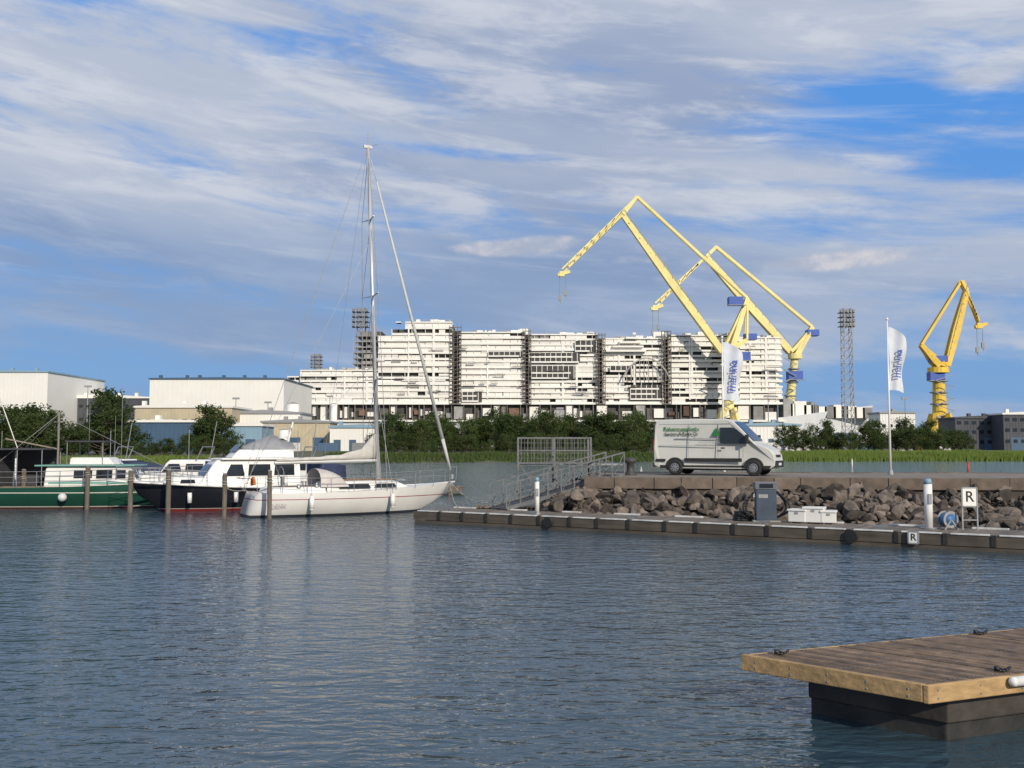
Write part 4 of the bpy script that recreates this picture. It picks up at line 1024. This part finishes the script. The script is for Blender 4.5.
# ------------------------------------------------------------------ black-hulled motor cruiser
def motor_cruiser():
    bw = Vector((-17.0, 45.2, 0)); st = Vector((-10.2, 48.6, 0)); L_ = (bw-st).length*1.05; c = (st+bw)/2; rz = math.atan2(bw.y-st.y, bw.x-st.x)
    S = Obj('motor_cruiser', c, rz)
    hm = hullmat('black_hull_paint', [(-1, (.25, .03, .02)), (.02, (.26, .035, .03)), (.09, (.6, .6, .6)), (.12, (.012, .013, .018)), (1.9, (.02, .02, .02))], .2)
    H = S.part('hull', hm, True); Dk = S.part('deck', WHITE); zs = lambda t: .98+.42*t**1.8
    hull(H, Dk, L_, 2.9, 0, zs, full=.45, transom=.88, stem=1.0, dr=-.4, bil=.6, tr_rake=0)
    X = lambda t: t*L_-L_/2
    r = S.part('rub_rail', WHITE, True)
    for s1 in (-1, 1): r.tube([(X(t/12)+(.95*(t/12)**3), s1*(2.9/2+.02)*((.88+.12*math.sin(min(1, t/12/.45)*math.pi/2)) if t/12 < .45 else max(.03, 1-((t/12-.45)/.55)**2.1)), zs(t/12)+.01) for t in range(13)], .05)
    c1 = S.part('foredeck_trunk', WHITE, bevel=.05); house(c1, X(.60), X(.86), 1.9, 1.0, 1.05, 1.55, .5, 0, .15)
    c2 = S.part('wheelhouse', WHITE, bevel=.04); house(c2, X(.06), X(.66), 2.35, 2.1, 1.0, 2.30, .9, .05, .22)
    g = S.part('windows', GLASS)
    for a, b_ in ((.10, .22), (.24, .37), (.39, .50)): win(g, X(a), X(b_), 1.09, 1.06, 1.58, 2.10, .05 if b_ < .5 else .25)
    for s1 in (-1, 0, 1):
        ya, yb = s1*.62-.28, s1*.62+.28
        g.add([(X(.66)-.9*.42+.04, ya, 1.60), (X(.66)-.9*.42+.04, yb, 1.60), (X(.66)-.9*.82+.04, yb*.93, 2.10), (X(.66)-.9*.82+.04, ya*.93, 2.10)], [(0, 1, 2, 3)])
    win(g, X(.66), X(.74), .80, .66, 1.25, 1.42, .05)
    rf_ = S.part('roof', WHITE, bevel=.04); rf_.loft([[(X(.02), -1.12, z), (X(.52), -1.0, z), (X(.56), 0, z), (X(.52), 1.0, z), (X(.02), 1.12, z)] for z in (2.303, 2.38)], True, True)
    house(rf_, X(.10), X(.46), 1.9, 1.7, 2.39, 2.78, .35, 0, .1)
    g.add([(X(.44), -.75, 2.70), (X(.44), .75, 2.70), (X(.40), .7, 3.02), (X(.40), -.7, 3.02)], [(0, 1, 2, 3)])
    cv = S.part('canvas_cover', mat('grey_canvas', (.30, .30, .31), .9, .15, 3, bump=.3), True)
    cv.loft([[(X(.08), -.8, 2.8), (X(.08), 0, 3.1), (X(.08), .8, 2.8)], [(X(.20), -.7, 2.8), (X(.20), 0, 3.5), (X(.20), .7, 2.8)], [(X(.38), -.6, 2.8), (X(.38), 0, 2.95), (X(.38), .6, 2.8)]], True)
    R = S.part('rails', GREY)
    for s1 in (-1, 1):
        rail(R, [(X(t)+(.9*t**3), s1*max(.1, (2.9/2-.12)*(1 if t < .5 else 1-((t-.45)/.55)**2.1)), zs(t)) for t in (.5, .58, .66, .74, .82, .9, .97)], .65, .014)
    m_ = S.part('signal_mast', WHITE); m_.beam((X(.12), 0, 2.8), (X(.08), 0, 4.1), .07); m_.beam((X(.09), -.35, 3.8), (X(.09), .35, 3.8), .04); m_.cyl((X(.14), 0, 3.3), (X(.14), 0, 3.42), .22, n=14)
    f_ = S.part('fenders', WHITE, True)
    for t in (.2, .45, .7): f_.cyl((X(t), 1.58*(1 if t < .5 else .85), .4), (X(t), 1.58*(1 if t < .5 else .85), .85), .1, n=10)
    S.done()
motor_cruiser()

# ------------------------------------------------------------------ green trawler
def trawler():
    S = Obj('trawler_yacht', (-20.6, 48.8, 0), math.radians(4))
    hm = hullmat('green_hull_paint', [(-1, (.12, .03, .02)), (.06, (.55, .55, .5)), (.11, (.012, .06, .04)), (.72, (.55, .55, .5)), (.76, (.014, .07, .045))], .3)
    L_ = 10.4; H = S.part('hull', hm, True); Dk = S.part('deck', mat('deck_tan', (.35, .3, .22), .8, .1)); zs = lambda t: .98+.42*max(0, t-.2)**1.7
    hull(H, Dk, L_, 3.3, 0, zs, full=.5, transom=.85, stem=.7, dr=-.5, bil=.55, tr_rake=0)
    X = lambda t: t*L_-L_/2
    teal = mat('teal_trim', (.16, .34, .30), .5, .1)
    c = S.part('deckhouse', WHITE, bevel=.04); house(c, X(.34), X(.76), 2.3, 2.0, 1.0, 1.98, .45, .05, .12); house(c, X(.76), X(.92), 1.5, .9, 1.2, 1.55, .3, 0, .1)
    rf_ = S.part('roof', teal); rf_.loft([[(X(.30), -1.2, z), (X(.74), -1.05, z), (X(.74), 1.05, z), (X(.30), 1.2, z)] for z in (1.985, 2.05)], True, True)
    f2 = S.part('flybridge', WHITE, bevel=.04); house(f2, X(.44), X(.64), 1.6, 1.5, 2.053, 2.40, .30, 0, .1)
    g = S.part('windows', GLASS)
    for a, b_ in ((.37, .45), (.47, .55), (.57, .64), (.66, .70)): win(g, X(a), X(b_), 1.08, 1.04, 1.42, 1.80, .0)
    for yy in (-.62, 0, .62): g.add([(X(.76)-.16, yy-.26, 1.4), (X(.76)-.16, yy+.26, 1.4), (X(.76)-.36, yy+.25, 1.82), (X(.76)-.36, yy-.25, 1.82)], [(0, 1, 2, 3)])
    st_ = S.part('stripe', teal); win(st_, X(.36), X(.74), 1.145, 1.02, 1.15, 1.25)
    m_ = S.part('mast_and_boom', mat('mast_buff', (.25, .21, .17), .6, .1)); m_.beam((X(.36), 0, 2.0), (X(.36), 0, 4.6), .08); m_.beam((X(.36), 0, 2.8), (X(.12), 0, 3.3), .06); m_.beam((X(.36), -.5, 4.1), (X(.36), .5, 4.1), .04)
    w_ = S.part('stays', STEEL_W); 
    for e in ((X(.95), 0, 1.4), (X(.02), 1, 1.2), (X(.02), -1, 1.2), (X(.4), -1.2, 2.0)): w_.cyl((X(.36), 0, 4.5), e, .012, n=5)
    w_.cyl((X(.66), -.4, 2.0), (X(.66), -.4, 5.4), .015, n=5); w_.cyl((X(.60), .6, 2.0), (X(.60), .6, 4.4), .012, n=5); w_.cyl((X(.48), .6, 2.0), (X(.48), .6, 5.0), .012, n=5)
    bi = S.part('dark_bimini', mat('dark_canvas', (.05, .05, .06), .9, .2), bevel=.02); bi.box((X(.10), -1.2, 2.75), (X(.34), 1.2, 2.84)); bi.box((X(.42), -.9, 3.12), (X(.6), .9, 3.2))
    bi.box((X(.10), -1.18, 1.0), (X(.12), 1.18, 2.74)); bi.box((X(.13), 1.12, 1.0), (X(.33), 1.16, 2.74))
    fr = S.part('bimini_frame', GREY)
    for xx in (X(.11), X(.22), X(.33)):
        for yy in (-1.15, 1.15): fr.cyl((xx, yy, 1.0), (xx, yy, 2.75), .02, n=6)
    for xx in (X(.43), X(.59)):
        for yy in (-.85, .85): fr.cyl((xx, yy, 2.05), (xx, yy, 3.13), .018, n=6)
    for s1 in (-1, 1): rail(fr, [(X(t)+.6*t**3, s1*max(.1, 1.5*(1 if t < .5 else 1-((t-.5)/.5)**2.1)), zs(t)) for t in (.02, .12, .22, .32, .42, .52, .62, .72, .82, .92, .98)], .75, .018, (1, .66, .33))
    f_ = S.part('fenders', mat('round_fender', (.6, .6, .6), .5, .1), True); f_.ball((X(.86), -1.35, .75), .25, 12); f_.ball((X(.45), -1.85, .55), .2, 12)
    S.done()
trawler()
def cruiser2(x, y, rz, L_, nm='cabin_cruiser', stripe=(.05, .12, .3)):
    S = Obj(nm, (x, y, 0), rz)
    hm = hullmat('hull_%s_%d' % (nm, int(x*10)), [(-1, (.1, .1, .1)), (.06, (.7, .7, .68)), (.62, stripe), (.74, (.72, .71, .68))], .25)
    H = S.part('hull', hm, True); Dk = S.part('deck', WHITE); zs = lambda t: .95+.45*t**1.5
    hull(H, Dk, L_, L_*.32, 0, zs, full=.45, transom=.9, stem=1.0, dr=-.35, bil=.6, tr_rake=0); X = lambda t: t*L_-L_/2; W_ = L_*.32
    c = S.part('cabin', WHITE, bevel=.05); house(c, X(.3), X(.82), W_*.72, W_*.4, 1.05, 1.65, 1.1, 0, .15); house(c, X(.22), X(.55), W_*.76, W_*.72, 1.05, 2.25, .7, 0, .2)
    g = S.part('windows', GLASS); win(g, X(.25), X(.36), W_*.345, W_*.34, 1.65, 2.05, .05); win(g, X(.38), X(.5), W_*.34, W_*.33, 1.65, 2.05, .35); win(g, X(.58), X(.7), W_*.33, W_*.26, 1.22, 1.42, .1)
    R = S.part('rails', GREY)
    for s1 in (-1, 1): rail(R, [(X(t)+.8*t**3, s1*max(.08, (W_/2-.1)*(1 if t < .45 else 1-((t-.45)/.55)**2.1)), zs(t)) for t in (.5, .6, .7, .8, .9, .97)], .6, .016)
    R.cyl((X(.24), .3, 2.2), (X(.20), .3, 4.2), .022, n=6); R.cyl((X(.4), -.4, 2.2), (X(.4), -.4, 3.8), .015, n=6); R.tube([(X(.3), -W_*.3, 2.2), (X(.26), -W_*.3, 2.9), (X(.26), W_*.3, 2.9), (X(.3), W_*.3, 2.2)], .03)
    cv = S.part('canopy', mat('navy_canvas', (.03, .04, .09), .9, .2), True); cv.loft([[(X(.02), -W_*.36, 1.1), (X(.02), -W_*.3, 1.9), (X(.02), W_*.3, 1.9), (X(.02), W_*.36, 1.1)], [(X(.24), -W_*.36, 1.2), (X(.24), -W_*.32, 2.2), (X(.24), W_*.32, 2.2), (X(.24), W_*.36, 1.2)]], True)
    S.done()
cruiser2(-17.6, 51.5, math.radians(176), 8.6)
cruiser2(-22.6, 54.0, math.radians(172), 8.0, stripe=(.3, .3, .3))
cruiser2(-28.0, 57.0, math.radians(-10), 8.5, stripe=(.2, .2, .2))
cruiser2(-12.6, 55.0, math.radians(165), 7.2, stripe=(.3, .05, .05))
# neighbouring sloop moored just outside the left of the view
S = Obj('moored_sloop', (-29.5, 52.0, 0), math.radians(5))
hm = hullmat('sloop_hull', [(-1, (.05, .08, .2)), (.06, (.7, .7, .68)), (.8, (.05, .08, .2)), (.86, (.7, .7, .68))])
H = S.part('hull', hm, True); Dk = S.part('deck', WHITE); hull(H, Dk, 8.5, 2.7, 0, lambda t: .95+.2*t, full=.45, transom=.6, stem=1.0)
c = S.part('coachroof', WHITE, bevel=.03); house(c, -1.2, 2.2, 1.6, .9, .95, 1.35, .7, .1)
m_ = S.part('mast', ALU, True); m_.cyl((.8, 0, 1.3), (.5, 0, 11.5), .08, .06, 12); m_.cyl((.7, 0, 2.2), (-2.9, 0, 2.1), .06, n=10)
w_ = S.part('rigging', STEEL_W)
w_.cyl((.5, 0, 11.4), (4.3, 0, 1.2), .03, n=6); w_.cyl((.5, 0, 11.4), (-4.1, 0, 1.0), .014, n=5)
for s1 in (-1, 1): w_.cyl((.55, 0, 11.2), (.7, s1*1.2, 1.0), .014, n=5)
S.done()

for h_, vt, vb in ((-20, 468, 507), (24, 470, 506), (54, 470, 507), (88, 466, 509), (131, 471, 512), (169, 470, 513), (225, 474, 518), (270, 471, 519)):
    d = 2.9/((vb-447)/1000.0)
    q = P(h_, vt, d); S = Obj('mooring_pile'); p = S.part('pile', PILE, True); r = .11 if h_ < 200 else .09
    p.loft([[(q.x+(random.uniform(-.01, .01))+math.cos(a*math.pi/6)*r*(1+.04*math.sin(a*3+k)), d+math.sin(a*math.pi/6)*r, z) for a in range(12)] for k, z in enumerate((-1.5, .15, .8, q.z-.03, q.z))], True, True)
    cp = S.part('cap', GREYP); cp.cyl((q.x, d, q.z+.003), (q.x, d, q.z+.05), r*1.05, r*.6, 12); rr = S.part('rope_ring', ROPE, True)
    rr.tube([(q.x+math.cos(a*.7)*(r+.02), d+math.sin(a*.7)*(r+.02), q.z-.5+.012*a) for a in range(18)], .02, 5); S.done()
S = Obj('boat_jetty', (-30, 61, 0), 0.0); p = S.part('deck', WOODO)
for k in range(150): p.box((k*.18, 0, .42), (k*.18+.165, 2.0, .47))
q_ = S.part('beams', PILE); q_.box((0, -.05, .15), (27, .05, .41)); q_.box((0, 1.95, .15), (27, 2.05, .41))
for k in range(8): q_.cyl((1+k*3.6, .1, -1), (1+k*3.6, .1, .9), .12, n=10)
S.done()

# ------------------------------------------------------------------ foreground dock
TZ = .62
A = Vector((2.54, 11.15, 0)); Bc = Vector((3.98, 9.72, 0))
dl = Vector((4.35, 1.78, 0)).normalized(); dw = (Bc-A); WD = dw.length; dw = dw.normalized()
S = Obj('wooden_dock'); pk = S.part('deck_planks', mat('wet_deck_planks', (0.27, 0.18, 0.11), 0.6, 0.35, 5, bump=0.6, island=0.38, col2=(.12, .08, .05), dirt=0.45, spec=.3), bevel=.006)
be = S.part('edge_beams', WOODN, bevel=.012); fl = S.part('float', WETC, bevel=.03); fc = S.part('float_skirt', mat('float_skirt', (.06, .05, .042), .6, .4, 3, bump=.6, dirt=.5), bevel=.02); sc_ = S.part('screws', GREYP)
def dp(s_, t_, z): v = A+dl*s_+dw*t_; return (v.x, v.y, z)
def slab(p, s0, s1, t0, t1, z0, z1): p.loft([[dp(s0, t0, z0), dp(s0, t1, z0), dp(s0, t1, z1), dp(s0, t0, z1)], [dp(s1, t0, z0), dp(s1, t1, z0), dp(s1, t1, z1), dp(s1, t0, z1)]], True, True)
s_ = .062
while s_ < 9:
    j = random.uniform(-.005, .005); slab(pk, s_, s_+.112, .0+random.uniform(0, .01), WD-.063, TZ-.03+j, TZ+j)
    for t in (.09, WD*.5, WD-.14):
        for ds in (.03, .085):
            v = dp(s_+ds, t, TZ+j); sc_.cyl(v, (v[0], v[1], v[2]+.003), .006, n=6)
    s_ += .124
slab(be, 0, .058, -.03, WD-.062, TZ-.17, TZ+.006); slab(be, 0.0, 3.1, WD-.058, WD, TZ-.175, TZ+.004); slab(be, 3.104, 9, WD-.058, WD-.001, TZ-.173, TZ+.003); slab(be, .06, 9, -.03, -.003, TZ-.17, TZ-.0)
slab(be, .06, 9, WD*.33, WD*.33+.05, TZ-.16, TZ-.035); slab(be, .06, 9, WD*.66, WD*.66+.05, TZ-.16, TZ-.035)
slab(fl, .55, 1.9, .30, WD-.25, -.4, TZ-.19); slab(fc, .50, 1.95, .32, WD-.20, TZ-.45, TZ-.20)
slab(fl, 4.2, 5.6, .30, WD-.25, -.4, TZ-.19)
for k in range(5):
    v0 = dp(0, .15+k*.42, TZ-.06)
    for dz in (0, -.07): sc_.cyl((v0[0], v0[1], v0[2]+dz), (v0[0]-dl.x*.006, v0[1]-dl.y*.006, v0[2]+dz), .011, n=8)
for k in range(8):
    v0 = dp(.12+k*.55, WD, TZ-.05)
    for dz in (0, -.08): sc_.cyl((v0[0], v0[1], v0[2]+dz), (v0[0]+dw.x*.006, v0[1]+dw.y*.006, v0[2]+dz), .011, n=8)
rg = S.part('mooring_rings', mat('black_iron', (.02, .02, .022), .45, .2), True)
for s1, t1 in ((1.25, WD-.2), (3.35, .1), (.35, .15)):
    rg.tube([dp(s1+.07*math.cos(a*.52), t1+.055*math.sin(a*.52), TZ+.03+.018*math.sin(a)) for a in range(13)], .012, 6); v = dp(s1, t1-.06, TZ); rg.cyl(v, (v[0], v[1], v[2]+.04), .03, n=8)
fd2 = S.part('white_fender', WHITE, True); a = Vector(dp(1.02, WD+.06, TZ-.04)); b_ = Vector(dp(1.75, WD+.06, TZ-.04)); fd2.cyl(a, b_, .05, n=12); fd2.ball(a, .05, 10); fd2.ball(b_, .05, 10)
S.done()
